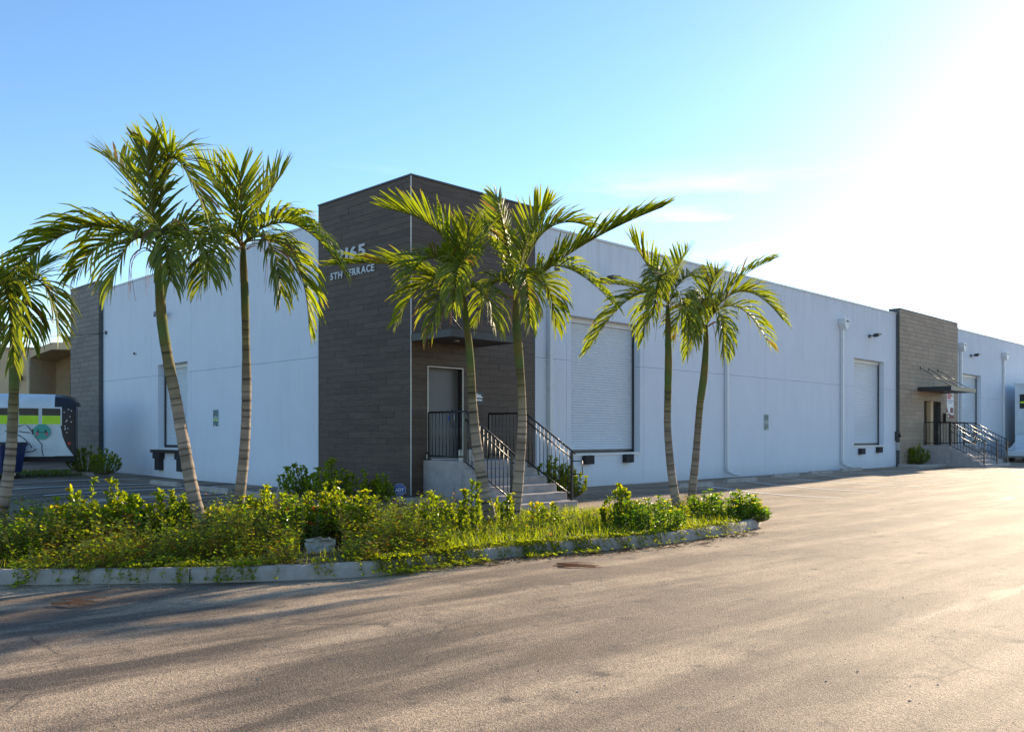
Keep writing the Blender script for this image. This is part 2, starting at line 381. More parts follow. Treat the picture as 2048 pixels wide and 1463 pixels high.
# ---- corner tower, tiles one by one on the near faces
DOOR = [hit_R(856, 800)[0], hit_R(925, 800)[0], .85, hit_R(856, 733)[1]]
tow = MB()
RC = .24
tow.box(.02, T1 - .012, RC, S1 - .012, -.5, H_TOW - .03)                       # main core behind the recess plane
tow.box(.02, DOOR[0], .02, RC, -.5, H_TOW - .03); tow.box(DOOR[1], T1 - .012, .02, RC, -.5, H_TOW - .03)
tow.box(DOOR[0], DOOR[1], .02, RC, DOOR[3], H_TOW - .03); tow.box(DOOR[0], DOOR[1], .02, RC, -.5, DOOR[2])
tower = tow.build('entrance_tower', M['grout'], bw)
unit = MB().box(0, 1, 0, 1, 0, 1); um = bpy.data.meshes.new('wall_tile'); um.from_pydata(unit.v, [], unit.f); um.materials.append(M['tile_dark'])
TH, TL, GAP = .15, .90, .005
rects = []
def cut(a0, a1, z0, z1, d):
    if a1 <= d[0] or a0 >= d[1] or z1 <= d[2] or z0 >= d[3]: return [(a0, a1, z0, z1)]
    r = []
    if a0 < d[0]: r.append((a0, d[0], z0, z1))
    if a1 > d[1]: r.append((d[1], a1, z0, z1))
    m0, m1 = max(a0, d[0]), min(a1, d[1])
    if z1 > d[3]: r.append((m0, m1, d[3], z1))
    if z0 < d[2]: r.append((m0, m1, z0, d[2]))
    return r
rt = random.Random(3)
for face, A in (('R', T1), ('L', S1)):
    k = 0; z = -.15
    while z < H_TOW - .02:
        z1 = min(H_TOW - .02, z + TH); a = .014 - (k * .3 % TL)
        while a < A:
            b0, b1 = max(.014, a), min(A, a + TL)
            if b1 - b0 > .03:
                for q in (cut(b0, b1, z, z1, DOOR) if face == 'R' else [(b0, b1, z, z1)]):
                    if q[1] - q[0] > .02 and q[3] - q[2] > .02: rects.append((face,) + q)
            a += TL
        z += TH; k += 1
rects.sort(key=lambda q: (q[1] > 2.55, -(q[2] - q[1])) if q[3] > .1 else (True, 0))
rest = MB(); ntile = 0
for face, a0, a1, z0, z1 in rects:
    pr = rt.uniform(-.003, .003); th0 = .006 - pr
    g = GAP / 2
    if ntile < 300 and z0 > .05:
        o = bpy.data.objects.new('wall_tile', um); col.objects.link(o); o.parent = tower
        if face == 'R': o.location = (a0 + g, th0, z0 + g); o.scale = (a1 - a0 - GAP, .022, z1 - z0 - GAP)
        else: o.location = (th0, a0 + g, z0 + g); o.scale = (.022, a1 - a0 - GAP, z1 - z0 - GAP)
        ntile += 1
    else: fb(rest, face, a0 + g, a1 - g, th0, th0 + .022, z0 + g, z1 - g)
rest.build('wall_tiles', M['tile_dark'], tower, kind='stuff')
m = MB(); m.box(-.008, .010, -.008, .010, -.3, H_TOW - .02); m.build('corner_trim', M['trim'], tower)
m = MB(); m.box(-.02, T1 + .01, -.02, S1 + .01, H_TOW - .018, H_TOW + .02); m.build('parapet_cap', M['cap'], tower)
for (x0, x1, y0, y1) in ((T1 - .012, T1 + .006, .0, .6), (.0, .6, S1 - .012, S1 + .006)):
    MB().box(x0, x1, y0, y1, -.3, H_TOW - .02).build('edge_trim', M['cap'], tower)
# entrance door in its recess
dr = MB(); dr.box(DOOR[0] + .05, DOOR[1] - .05, RC - .055, RC - .008, DOOR[2] + .02, DOOR[3] - .05)
door = dr.build('entrance_door', M['door_grey'], bw, bevel=.004)
fr = MB()
for q in ((DOOR[0], DOOR[0] + .05), (DOOR[1] - .05, DOOR[1])): fr.box(q[0], q[1], RC - .075, RC - .004, DOOR[2], DOOR[3])
fr.box(DOOR[0] + .05, DOOR[1] - .05, RC - .075, RC - .004, DOOR[3] - .05, DOOR[3]); fr.build('door_frame', M['door_grey'], door)
MB().box(DOOR[0], DOOR[1], RC - .16, RC - .008, DOOR[2] - .002, DOOR[2] + .018).build('threshold', M['steel'], door)
hx = DOOR[1] - .16
h = MB(); h.tube([(hx, RC - .055, 1.62), (hx, RC - .12, 1.62), (hx, RC - .12, 2.0), (hx, RC - .055, 2.0)], .012, 8); h.build('pull_handle', M['steel'], door, True)
h = MB(); h.tube([(hx - .09, RC - .06, 1.98), (hx - .09, RC - .085, 1.98)], .03, 14); h.build('door_lock', M['steel'], door, True)
MB().cbox((hx - .10, RC - .061, 1.80), (.07, .006, .11)).build('blue_door_sticker', M['sign_blue'], door)
tr = MB()
for q in ((DOOR[0] - .02, DOOR[0] + .004), (DOOR[1] - .004, DOOR[1] + .02)): tr.box(q[0], q[1], -.012, .012, DOOR[2], DOOR[3] + .02)
tr.box(DOOR[0] + .004, DOOR[1] - .004, -.012, .012, DOOR[3] - .004, DOOR[3] + .02); tr.build('door_opening_trim', M['trim'], door)

# ---- two further pavilions in tan tile
def pavilion(face, a0, a1, htop, name, opening=None):
    i0 = .02; m = MB()
    if opening:
        fb(m, face, a0 + .01, opening[0], i0, .5, -.3, htop - .03); fb(m, face, opening[1], a1 - .01, i0, .5, -.3, htop - .03)
        fb(m, face, opening[0], opening[1], i0, .5, opening[3], htop - .03); fb(m, face, opening[0], opening[1], i0, .5, -.3, opening[2]); fb(m, face, opening[0], opening[1], .3, .5, opening[2], opening[3])
    else: fb(m, face, a0 + .01, a1 - .01, i0, .5, -.3, htop - .03)
    p = m.build(name, M['cap'], bw)
    t = MB(); rr = random.Random(int(a0)); z = -.15; k = 0
    while z < htop - .03:
        z1 = min(htop - .03, z + .19); a = a0 - rr.choice((0, .2, .4, .55))
        while a < a1:
            b0, b1 = max(a0, a), min(a1, a + .80)
            if b1 - b0 > .03:
                for q in (cut(b0, b1, z, z1, opening) if opening else [(b0, b1, z, z1)]):
                    g_ = rr.uniform(.86, 1.08); w_ = rr.uniform(.97, 1.03)
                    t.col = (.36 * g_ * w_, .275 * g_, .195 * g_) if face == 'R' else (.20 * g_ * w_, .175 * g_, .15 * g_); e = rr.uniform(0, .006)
                    if q[1] - q[0] > .02 and q[3] - q[2] > .02: fb(t, face, q[0] + .006, q[1] - .006, e - .004, .026, q[2] + .006, q[3] - .006)
            a += .80
        z += .19; k += 1
    t.build('wall_tiles', M['tile_tan'], p, kind='stuff')
    m = MB(); fb(m, face, a0 - .015, a1 + .015, -.02, .5, htop - .028, htop + .015); m.build('parapet_cap', M['cap'], p)
    return p
HF = hit_R(1803, 617)[1]
FZ = .93
fdo = [hit_R(1848, 850)[0], hit_R(1882, 850)[0], FZ, hit_R(1848, 801)[1]]
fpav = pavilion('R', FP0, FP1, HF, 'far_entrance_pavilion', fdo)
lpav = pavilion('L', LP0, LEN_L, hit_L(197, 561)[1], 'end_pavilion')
# far double entrance: two dark glass leaves either side of a tan mullion
mid = (fdo[0] + fdo[1]) / 2
for x0, x1 in ((fdo[0] + .06, mid - .16), (mid + .16, fdo[1] - .06)):
    d = MB().box(x0, x1, .22, .26, FZ + .01, fdo[3] - .01).build('entrance_door', M['brown'], bw)
    MB().box(x0 + .1, x1 - .1, .205, .22, FZ + .2, fdo[3] - .12).build('door_pane', M['glass'], d)
MB().box(mid - .16, mid + .16, .03, .28, FZ, fdo[3]).build('door_mullion', M['tan_wall'], bw)

# ---- roller shutter doors: corrugated curtain, guides, bottom bar
def shutter(face, o, name='roller_door'):
    a0, a1, z0, z1 = o; i = INSET + .27
    c = MB(); n = int((z1 - z0) / .075); prev = None
    prof = ((0, .011), (.25, .0), (.6, -.003), (.9, .008))
    for k in range(n + 1):
        for f, dp in prof:
            z = z0 + .09 + (z1 - z0 - .09) * (k + f) / (n + 1)
            P = [(a0, i + dp, z), (a1, i + dp, z)]
            if face == 'L': P = [(q[1], q[0], q[2]) for q in P]
            cur = [c.vert(q) for q in P]
            if prev: c.face(prev[0], prev[1], cur[1], cur[0])
            prev = cur
    d = c.build(name, M['shutter'], bw)
    m = MB(); fb(m, face, a0, a1, i - .02, i + .03, z0, z0 + .088); m.build('bottom_bar', M['dark_metal'], d)
    for q in ((a0, a0 + .05), (a1 - .05, a1)):
        m = MB(); fb(m, face, q[0] + .001, q[1] - .001, i - .055, i - .022, z0 + .002, z1 - .002); m.build('guide_rail', M['dark_metal'], d)
    m = MB(); fb(m, face, a0 + .052, a1 - .052, i - .05, i - .008, z1 - .14, z1 - .004); m.build('hood', M['white_paint'], d)
    m = MB(); fb(m, face, a0, a1, i + .04, i + .07, z0, z1); m.build('door_backing', M['grout'], d)
    m = MB(); fb(m, face, a0 - .02, a1 + .02, INSET - .03, INSET - .002, z0 - .06, z0 + .012); m.build('door_sill', M['white_paint'], d)
    return d
for o in (D1, D2, D3): shutter('R', o)
dl = shutter('L', DL)
def bumper(a, z, w=.34, h=.26):                             # stacked rubber dock bumper on the right wall
    m = MB()
    for k in range(6): m.box(a - w / 2 + k * w / 6 + .004, a - w / 2 + (k + 1) * w / 6 - .004, INSET - .15, INSET - .002, z - h / 2 + .004 * (k % 2), z + h / 2 - .005 * ((k + 1) % 2))
    m.box(a - w / 2 + .01, a + w / 2 - .01, INSET - .12, INSET - .004, z - h / 2 + .02, z + h / 2 - .02)
    m.build('dock_bumper', M['rubber'], bw)
for px, py in ((1178, 919), (1258, 916), (1725, 902), (1760, 899)): q = hit_R(px, py, INSET - .1); bumper(q[0], q[1], .36 if px < 1500 else .40, .24)
# left shutter: projecting steel ledge and two stepped bumper brackets
m = MB(); m.box(INSET - .22, INSET - .002, DL[0] - .12, DL[1] + .12, DL[2] - .16, DL[2] - .062); m.build('dock_ledge', M['dark_metal'], bw)
for b in (DL[0] + .28, DL[1] - .28):
    m = MB(); m.box(INSET - .20, INSET - .003, b - .26, b + .26, DL[2] - .36, DL[2] - .162); m.box(INSET - .17, INSET - .004, b - .17, b + .17, DL[2] - .74, DL[2] - .362); m.build('dock_bumper', M['rubber'], bw, bevel=.01)

# ================================================================ ENTRANCE STAIRS, RAILINGS, CANOPIES
def stairs(name, label, a0, a1, pz, plat, going, nstep, base_z):
    t = thing(name, label, 'stairs', to_world(a0, 0) + (0,), R(45))
    w = a1 - a0; rise = (pz - base_z) / (nstep + 1)
    MB().box(0, w, -plat, -.004, -.6, pz).build('platform', M['concrete'], t, bevel=.012)
    for k in range(nstep):
        MB().box(0, w, -plat - going * (k + 1), -plat - going * k - .002, -.6, pz - rise * (k + 1)).build('step', M['concrete'], t, bevel=.012)
    return t, rise
PLAT, GO, NS = 1.33, .305, 5
NA0, NA1 = hit_R(846, 880)[0], 2.335
st1, rise1 = stairs('entrance_stairs', 'grey concrete steps up to the door of the dark corner tower', NA0, NA1, .85, PLAT, GO, NS, -.18)
FA0 = hit_R(1841, 880)[0]; FA1 = FA0 + 3.5
st2, rise2 = stairs('entrance_stairs', 'wide grey concrete steps at the far tan tiled pavilion', FA0, FA1, FZ, 1.3, .30, NS, -.06)
def railing(label, a, pz, plat, going, nstep, rise, group, d0=.12, levels=1):
    t = thing('stair_railing', label, 'railing', to_world(a, 0) + (0,), R(45), group)
    H = 1.07; e = plat + going * (nstep - .35); zb = pz - rise * nstep
    def top(d): return pz + H if d <= plat else pz + H - (d - plat) / (e - plat) * (pz - zb)
    def bot(d): return pz + .10 if d <= plat - .05 else pz + .05 - (d - plat + .05) / (e - plat + .05) * (pz - zb - .06)
    def bar(y0, z0, y1, z1, name, r=.018, n=6): MB().tube([(0, -y0, z0), (0, -y1, z1)], r, n).build(name, M['black_metal'], t, True)
    MB().tube([(0, -d0, pz + H), (0, -plat, pz + H), (0, -e - .10, top(e) - .05)], .022, 8).build('handrail', M['black_metal'], t, True)
    bar(d0, bot(d0), plat - .05, bot(plat - .05), 'bottom_rail'); bar(plat - .05, bot(plat), e, bot(e), 'bottom_rail', .016)
    bar(plat, top(plat) - .16, e, top(e) - .16, 'middle_rail', .016)
    if levels > 1: bar(plat, top(plat) - .42, e, top(e) - .42, 'middle_rail', .016)
    for d in (d0 + .02, plat, e): 
        zf = pz if d <= plat else pz - rise * math.ceil((d - plat) / going)
        MB().box(-.025, .025, -d - .025, -d + .025, zf, top(d) - .01).build('post', M['black_metal'], t)
    n = int((e - d0) / .118); 
    for k in range(1, n):
        d = d0 + (e - d0) * k / n
        if abs(d - plat) < .05: continue
        bar(d, bot(d), d, top(d) - .015, 'baluster', .0095, 5)
    ze = top(e) - .05
    MB().tube([(0, -e, ze - .16), (0, -e - .30, ze - .16), (0, -e - .30, ze - .44), (0, -e, ze - .44)], .013, 6).build('return_loop', M['black_metal'], t, True)
    return t
railing('black metal railing on the palm side of the tower steps, nearest the tower corner', NA0 + .07, .85, PLAT, GO, NS, rise1, 'tower step railings')
railing('black metal railing between the tower steps and the first roller door', NA1 - .07, .85, PLAT, GO, NS, rise1, 'tower step railings')
for a, w in ((FA0 + .08, 'left end'), (FA0 + 1.9, 'middle'), (FA1 - .08, 'right end')):
    railing(f'black railing on the {w} of the far pavilion steps', a, FZ, 1.3, .30, NS, rise2, 'far pavilion railings', levels=2)
def canopy(label, a0, a1, depth, z0, z1, rods, rodz):
    t = thing('entrance_canopy', label, 'canopy', to_world(a0, 0) + (z0,), R(45)); w = a1 - a0; h = z1 - z0
    MB().box(0, w, -depth, -.006, .012, h - .02).build('slab', M['canopy'], t)
    m = MB(); m.box(-.012, w + .012, -depth - .014, -depth + .02, 0, h); m.box(-.012, .02, -depth + .0205, -.006, 0, h); m.box(w - .02, w + .012, -depth + .0205, -.006, 0, h); m.build('fascia', M['dark_metal'], t)
    for x in rods:
        MB().tube([(x, -.03, rodz - z0), (x, -depth + .12, h)], .014, 8).build('tie_rod', M['black_metal'], t, True)
        MB().box(x - .05, x + .05, -.05, .004, rodz - z0 - .05, rodz - z0 + .05).build('rod_bracket', M['black_metal'], t)
        MB().box(x - .04, x + .04, -depth + .06, -depth + .18, h - .021, h + .03).build('rod_bracket', M['black_metal'], t)
    MB().tube([(w * .35, -depth * .55, .014), (w * .35, -depth * .55, -.015)], .06, 14).build('downlight', M['lens'], t, True)
    return t
canopy('charcoal flat canopy over the door of the dark corner tower', .02, 2.0, 1.32, 3.50, 3.65, (.45, 1.55), 4.75)
fc = [hit_R(1834, 740)[0], 0]
fcz = at(1892, 775, 39.0).z
canopy('dark flat canopy hung on three rods over the far pavilion doors', FA0 - .35, FA0 + 3.0, 1.45, fcz - .09, fcz + .10, (.35, 1.4, 2.6), fcz + 1.0)

# ================================================================ PLANTED ISLAND: soil, kerb, palms, shrubs, weeds
front = [gpt(*q)[:2] for q in ((-420, 1160), (-200, 1166), (30, 1169), (200, 1168), (370, 1165), (540, 1161), (660, 1156), (770, 1148), (850, 1136), (930, 1124), (1015, 1115), (1100, 1108), (1180, 1102), (1260, 1096), (1340, 1086), (1420, 1075), (1490, 1062))]
back = [(4.45, 15.7), (4.75, 16.7), (4.7, 17.8), (4.25, 18.7), (3.4, 18.75), (2.2, 17.9), (.6, 16.7), (-1.6, 15.6), (-4.5, 14.6), (-8.0, 13.5), (-11.5, 12.4), (-12.0, 11.0), (-11.2, 9.8)]
outline = front + back
def inset_poly(poly, d):
    r = []; n = len(poly)
    for i in range(n):
        p, q, s = Vector(poly[i - 1]), Vector(poly[i]), Vector(poly[(i + 1) % n])
        t = ((q - p).normalized() + (s - q).normalized()).normalized(); r.append((q.x - t.y * d, q.y + t.x * d))
    return r
inner = inset_poly(outline, .15)
def in_bed(x, y, poly=inner):
    c = False; n = len(poly); j = n - 1
    for i in range(n):
        xi, yi = poly[i]; xj, yj = poly[j]
        if (yi > y) != (yj > y) and x < (xj - xi) * (y - yi) / (yj - yi) + xi: c = not c
        j = i
    return c
def soil_z(x, y): return gz(x, y) + .10 + .03 * math.sin(2.3 * x) * math.sin(1.9 * y + 1)
sm_ = MB(); st = .3; xs = [(-12.4 + st * i) for i in range(60)]; ys = [8.6 + st * j for j in range(36)]
idx = {}
big = inset_poly(outline, .02)
for j, y in enumerate(ys):
    for i, x in enumerate(xs):
        if in_bed(x, y, big): idx[i, j] = sm_.vert((x, y, soil_z(x, y)))
for (i, j) in list(idx):
    q = [(i, j), (i + 1, j), (i + 1, j + 1), (i, j + 1)]
    if all(k in idx for k in q): sm_.face(*[idx[k] for k in q])
# skirt of soil that runs under the kerb
bo = sm_.build('planting_soil', M['soil'], smooth=True); bo['kind'] = 'structure'
rim = MB(); n = len(outline); i2 = inset_poly(outline, .55)
ra = [rim.vert((x, y, gz(x, y) + .085)) for x, y in inset_poly(outline, .06)]; rb = [rim.vert((x, y, soil_z(x, y) - .012)) for x, y in i2]
for k in range(n): l_ = (k + 1) % n; rim.face(ra[k], ra[l_], rb[l_], rb[k])
ro = rim.build('planting_soil', M['soil']); ro['kind'] = 'structure'
kerb = thing('kerb', 'pale concrete kerb around the planted island', 'kerb'); kerb['kind'] = 'structure'
for k_ in ('label', 'category'): del kerb[k_]
def kerb_run(pts, parent, seg_m, closed, h=.15, w=.16, mat='kerb'):
    P = [Vector(p) for p in pts] + ([Vector(pts[0])] if closed else [])
    # resample
    L = [0]
    for a, b in zip(P, P[1:]): L.append(L[-1] + (b - a).length)
    def pos(s):
        for k in range(len(P) - 1):
            if s <= L[k + 1] or k == len(P) - 2: return P[k].lerp(P[k + 1], min(1, (s - L[k]) / max(1e-6, L[k + 1] - L[k])))
    tot = L[-1]; ns = max(1, round(tot / seg_m)); rk = random.Random(5)
    for k in range(ns):
        s0, s1 = tot * k / ns + .006, tot * (k + 1) / ns - .006; m = MB(); rings = []; sub = max(2, int((s1 - s0) / .25))
        lift, tilt = rk.uniform(-.008, .012), rk.uniform(-.006, .008)
        for j in range(sub + 1):
            s = s0 + (s1 - s0) * j / sub; c = pos(s); t = (pos(min(tot, s + .05)) - pos(max(0, s - .05))).normalized(); nn = Vector((-t.y, t.x))
            g_ = gz(c.x, c.y) + lift; rough = .004 * math.sin(s * 9 + k)
            ring = []
            for u, v in ((0, -.12), (tilt - .012, .0), (.012 + tilt + rough, h - .045), (.028 + tilt, h - .014), (.058 + tilt, h + rough), (w - .03, h + rough), (w, h - .03), (w, -.12)):
                q = c + nn * u; ring.append(m.vert((q.x, q.y, g_ + v)))
            rings.append(ring)
        for a, b in zip(rings, rings[1:]):
            for j in range(len(a) - 1): m.face(a[j], b[j], b[j + 1], a[j + 1])
        m.face(*rings[0]); m.face(*rings[-1][::-1])
        m.build('kerb_stone', M[mat], parent)
kerb_run(outline, kerb, 2.35, True)
# curved kerbed planters against the tower and the far pavilion
def planter(pts, label):
    t = bpy.data.objects.new('planter_kerb', None); col.objects.link(t); t['kind'] = 'structure'
    kerb_run(pts, t, 1.3, False, .13, .13)
planter([to_world(-.0, S1 + .5), to_world(-1.05, S1 + .35), to_world(-1.35, S1 * .6), to_world(-1.3, .4), to_world(-1.0, -.75), to_world(-.35, -1.15), to_world(.25, -1.2)], '')
s_ = MB(); ids = [s_.vert(to_world(a, b) + (gz(*to_world(a, b)) + .07,)) for a, b in ((-.004, S1 + .4), (-.95, S1 + .25), (-1.25, S1 * .6), (-1.2, .45), (-.95, -.6), (-.3, -1.0), (.3, -1.05), (.3, -.004), (-.004, -.004))]
s_.face(*ids[::-1]); so = s_.build('planter_soil', M['soil']); so['kind'] = 'structure'
planter([to_world(FP0 - .5, -.1), to_world(FP0 - .4, -1.0), to_world(FP0 + .6, -1.25), to_world(FA0 - .05, -1.25)], '')

# ---------------------------------------------------------------- palms
def catmull(pts, n):
    out = []; P = [pts[0]] + list(pts) + [pts[-1]]
    for k in range(1, len(P) - 2):
        a, b, c, d = P[k - 1], P[k], P[k + 1], P[k + 2]
        for j in range(n):
            t = j / n
            out.append(tuple(.5 * ((2 * b[i]) + (-a[i] + c[i]) * t + (2 * a[i] - 5 * b[i] + 4 * c[i] - d[i]) * t * t + (-a[i] + 3 * b[i] - 3 * c[i] + d[i]) * t ** 3) for i in range(len(b))))
    out.append(tuple(pts[-1])); return out
def frond(mesh_parent, base, mid, tip, rng, droop, lmax, sparse=1.0, dry=0.0, lit=0.0, org=Vector()):
    base, mid, tip = Vector(base), Vector(mid), Vector(tip)
    ctl = mid * 2 - (base + tip) * .5
    m = MB(); N = 30
    P = [base * (1 - t) ** 2 + ctl * 2 * t * (1 - t) + tip * t * t for t in (k / N for k in range(N + 1))]
    length = sum((b - a).length for a, b in zip(P, P[1:]))
    hue = rng.uniform(.85, 1.2)
    # rachis: three-sided tapering tube whose vertices the leaflets share
    rows = []
    chord = (tip - base).normalized(); flatref = chord.cross(Vector((0, 0, 1)))
    if flatref.length < .25: flatref = Vector((rng.uniform(-1, 1), rng.uniform(-1, 1), 0))
    flatref.normalize()
    for k in range(N + 1):
        t = (P[min(N, k + 1)] - P[max(0, k - 1)]).normalized()
        s = flatref - t * flatref.dot(t)
        if s.length < .1: s = t.cross(Vector((0, 1, 0)))
        s.normalize(); u = s.cross(t)
        if u.z < 0 and abs(t.z) < .8: u = -u
        r = .017 * (1 - .86 * k / N) + .002
        m.col = (.20, .20, .05) if k < 4 else (.16, .17, .035)
        rows.append((t, s, u, [m.vert(P[k] - org + s * r), m.vert(P[k] - org - s * r), m.vert(P[k] - org - u * r * 1.3)]))
    for k in range(N):
        a, b = rows[k][3], rows[k + 1][3]
        for i in range(3): j = (i + 1) % 3; m.face(a[i], a[j], b[j], b[i])
    nl = int(length / .040 * sparse); twist = rng.uniform(-.15, .15)
    for q in range(nl):
        f = .13 + .87 * (q + rng.uniform(-.3, .3)) / nl
        if f >= .995: f = .995
        k = min(N - 1, int(f * N)); t, s, u, ring = rows[k]
        env = min(1.0, (f - .05) / .28) ** .7 * (1 - max(0, (f - .62) / .38) ** 1.6 * .52)
        for side in (1, -1):
            if rng.random() < .05 + .25 * dry: continue
            L = 1.22 * lmax * env * rng.uniform(.86, 1.08)
            if rng.random() < .05: L *= rng.uniform(.35, .6)
            al = R(58 - 34 * f + rng.uniform(-8, 8)); be = R(32 + rng.uniform(-14, 14)) + twist * side
            d = t * math.cos(al) + (s * side * math.cos(be) + u * math.sin(be)) * math.sin(al); d.normalize()
            wv = d.cross(u * math.cos(be) - s * side * math.sin(be)); wv.normalize()
            wmax = .021 * rng.uniform(.6, 1.2) * (.65 + .35 * env)
            g_ = hue * rng.uniform(.78, 1.25); ye = rng.random()
            c = (.12 * g_, .155 * g_, .012 * g_)
            if ye < .18: c = (.14 * g_, .165 * g_, .015 * g_)
            if rng.random() < .012 + .30 * dry: c = (.13, .08, .035)
            p = P[k].lerp(P[k + 1], f * N - k) - org
            segs = 4; dd = d.copy(); prev = None; kink = rng.random() < .10 * droop + .03; dr_ = droop * rng.uniform(.9, 2.3)
            for j in range(segs + 1):
                w = wmax * (.30, .92, 1.0, .82, .16)[j]
                fold = dd.cross(wv); fold.normalize()
                if j == 0:
                    # leaflets grow out of the rachis: the first rib point is a rachis vertex
                    mi = ring[0] if side == 1 else ring[1]
                    m.col = c; aL = m.vert(p + wv * w); aR = m.vert(p - wv * w)
                else:
                    tipc = c if j < 4 or rng.random() > .15 else (.20, .14, .05)
                    m.col = tipc; mi = m.vert(p - fold * w * .35); aL = m.vert(p + wv * w); aR = m.vert(p - wv * w)
                if prev: m.face(prev[1], prev[0], mi, aL) if False else (m.face(prev[0], prev[1], aL, mi), m.face(prev[2], prev[0], mi, aR))
                prev = (mi, aL, aR)
                p = p + dd * L / segs
                bend = dr_ * (.16 + .20 * j) * (2.2 if kink and j == 1 else 1)
                dd = (dd + Vector((0, 0, -1)) * bend).normalized()
                wv = (wv - dd * wv.dot(dd)).normalized()
    return m.build('frond', M['leaf'], mesh_parent, smooth=True)
def palm(label, depth, trunk, crown, fronds, seed, shaft_px, lmax=.52, nfill=4):
    rng = random.Random(seed)
    b = at(trunk[-1][0], trunk[-1][1], depth)
    zb = soil_z(b.x, b.y) - .12
    org = Vector((b.x, b.y, zb))
    root = thing('palm_tree', label, 'palm tree', org, 0, 'palms in the planted island')
    trunk = [(crown[0], crown[1] + 4, trunk[0][2] * .5)] + [(a_, b_, c_ * (.88 if b_ < 700 else 1)) for a_, b_, c_ in trunk]
    pts = [at(px, py, depth) - org for px, py, _ in trunk]; rad = [.78 * w / F_PX * depth for _, _, w in trunk]
    pts.append(Vector((pts[-1].x * .3, 0, 0))); rad.append(rad[-1] * 1.12)
    pr = [(p.x, p.y + .0, p.z, r) for p, r in zip(pts, rad)][::-1]
    path = catmull(pr, 14)
    # resample evenly and add leaf-scar rings
    S = [0]
    for a, c in zip(path, path[1:]): S.append(S[-1] + math.dist(a[:3], c[:3]))
    def pos(s):
        for k in range(len(S) - 1):
            if s <= S[k + 1]: f = (s - S[k]) / max(1e-6, S[k + 1] - S[k]); return [x + (y - x) * f for x, y in zip(path[k], path[k + 1])]
        return list(path[-1])
    zshaft = (at(trunk[0][0], shaft_px, depth) - org).z
    s = 0; ps, rs, cs = [], [], []; nxt = .12; ring_gap = .15
    rings = []
    while nxt < S[-1]: rings.append(nxt); nxt += ring_gap * rng.uniform(.55, 1.5)
    step = .018
    while s < S[-1]:
        x, y, z, r = pos(s); d = min((abs(s - k) for k in rings), default=9); near = min(rings, key=lambda k: abs(s - k))
        if z < zshaft:
            f = z / zshaft
            up = max(0, min(1, (f - .62) / .3))
            base = [.29 + (.15 - .29) * up, .222 + (.125 - .222) * up, .165 + (.055 - .165) * up]
            sp = math.sin(s * 37 + seed) * math.sin(s * 13) * .10 + math.sin(near * 57) * .22
            base = [q * (1 + sp) for q in base]
            if d < .010: base = [q * .36 for q in base]; r *= .97
            elif 0 < s - near < .05: r *= 1.035; base = [q * 1.1 for q in base]
        else:
            f = min(1, (z - zshaft) / .9); base = [.13 + .03 * math.sin(s * 9 + seed), .135, .04]; r *= 1.0 + .04 * math.sin(math.pi * min(1, f * 1.1))
        ps.append((x, y, z)); rs.append(r * (1 + .012 * math.sin(s * 21 + seed))); cs.append(tuple(base)); s += step
    kk = next((i for i, p in enumerate(ps) if p[2] >= zshaft), len(ps) - 2)
    kk = max(2, min(kk, len(ps) - 3))
    MB().tube(ps[:kk + 1], rs[:kk + 1], 14, True, cs[:kk + 1]).build('trunk', M['bark'], root, smooth=True)
    MB().tube(ps[kk:], [r * 1.02 for r in rs[kk:]], 14, True, cs[kk:]).build('crownshaft', M['bark'], root, smooth=True)
    cw = at(crown[0], crown[1], depth)
    for k, fr_ in enumerate(fronds):
        (mx_, my_), (tx, ty), dy = fr_[:3]; droop = fr_[3] if len(fr_) > 3 else .5; opt = fr_[4] if len(fr_) > 4 else {}
        ks = .86 if trunk[-1][0] > 0 else .74
        mx_, my_, tx, ty = crown[0] + (mx_ - crown[0]) * ks, crown[1] + (my_ - crown[1]) * ks, crown[0] + (tx - crown[0]) * ks, crown[1] + (ty - crown[1]) * ks
        b0 = cw + Vector((rng.uniform(-.03, .03), rng.uniform(-.03, .03), rng.uniform(-.05, .05)))
        frond(root, b0, at(mx_, my_, depth + dy * .55), at(tx, ty, depth + dy), rng, droop, opt.get('l', lmax), opt.get('sparse', 1), opt.get('dry', .03), 0, org)
    # fibrous dead flower stalks under the crown
    m = MB()
    for k in range(9):
        a = rng.uniform(0, 6.28); p = [cw - org + Vector((math.cos(a) * r_, math.sin(a) * r_, .02 - z_)) for r_, z_ in ((.05, .1), (.22, .02), (.32 + rng.uniform(0, .1), .22), (.34 + rng.uniform(0, .12), .5 + rng.uniform(0, .25)))]
        q = catmull([tuple(v) for v in p], 4); m.tube(q, [.007 * (1 - .7 * j / len(q)) for j in range(len(q))], 4)
    m.build('dry_stalks', M['dead'], root)
    return root
palm('leaning palm second from the left, its long frond reaching left over the white wall', 12.35,
     [(318, 540, 12), (324, 640, 14), (338, 730, 13.5), (352, 800, 14), (368, 890, 15), (385, 980, 16), (405, 1060, 17), (414, 1092, 18)], (319, 500),
     [((140, 448), (-70, 600), -.3, .55), ((262, 352), (200, 288), .5, .12), ((298, 370), (292, 258), -.5, .10), ((345, 285), (440, 455), -.5, .35, {'dry': .35}),
      ((392, 440), (452, 500), .5, .6), ((225, 462), (120, 560), .9, .7), ((395, 468), (432, 560), -.7, .8), ((325, 455), (345, 575), -1.3, .9), ((255, 478), (205, 590), -.7, .9)], 1, 690, .56)
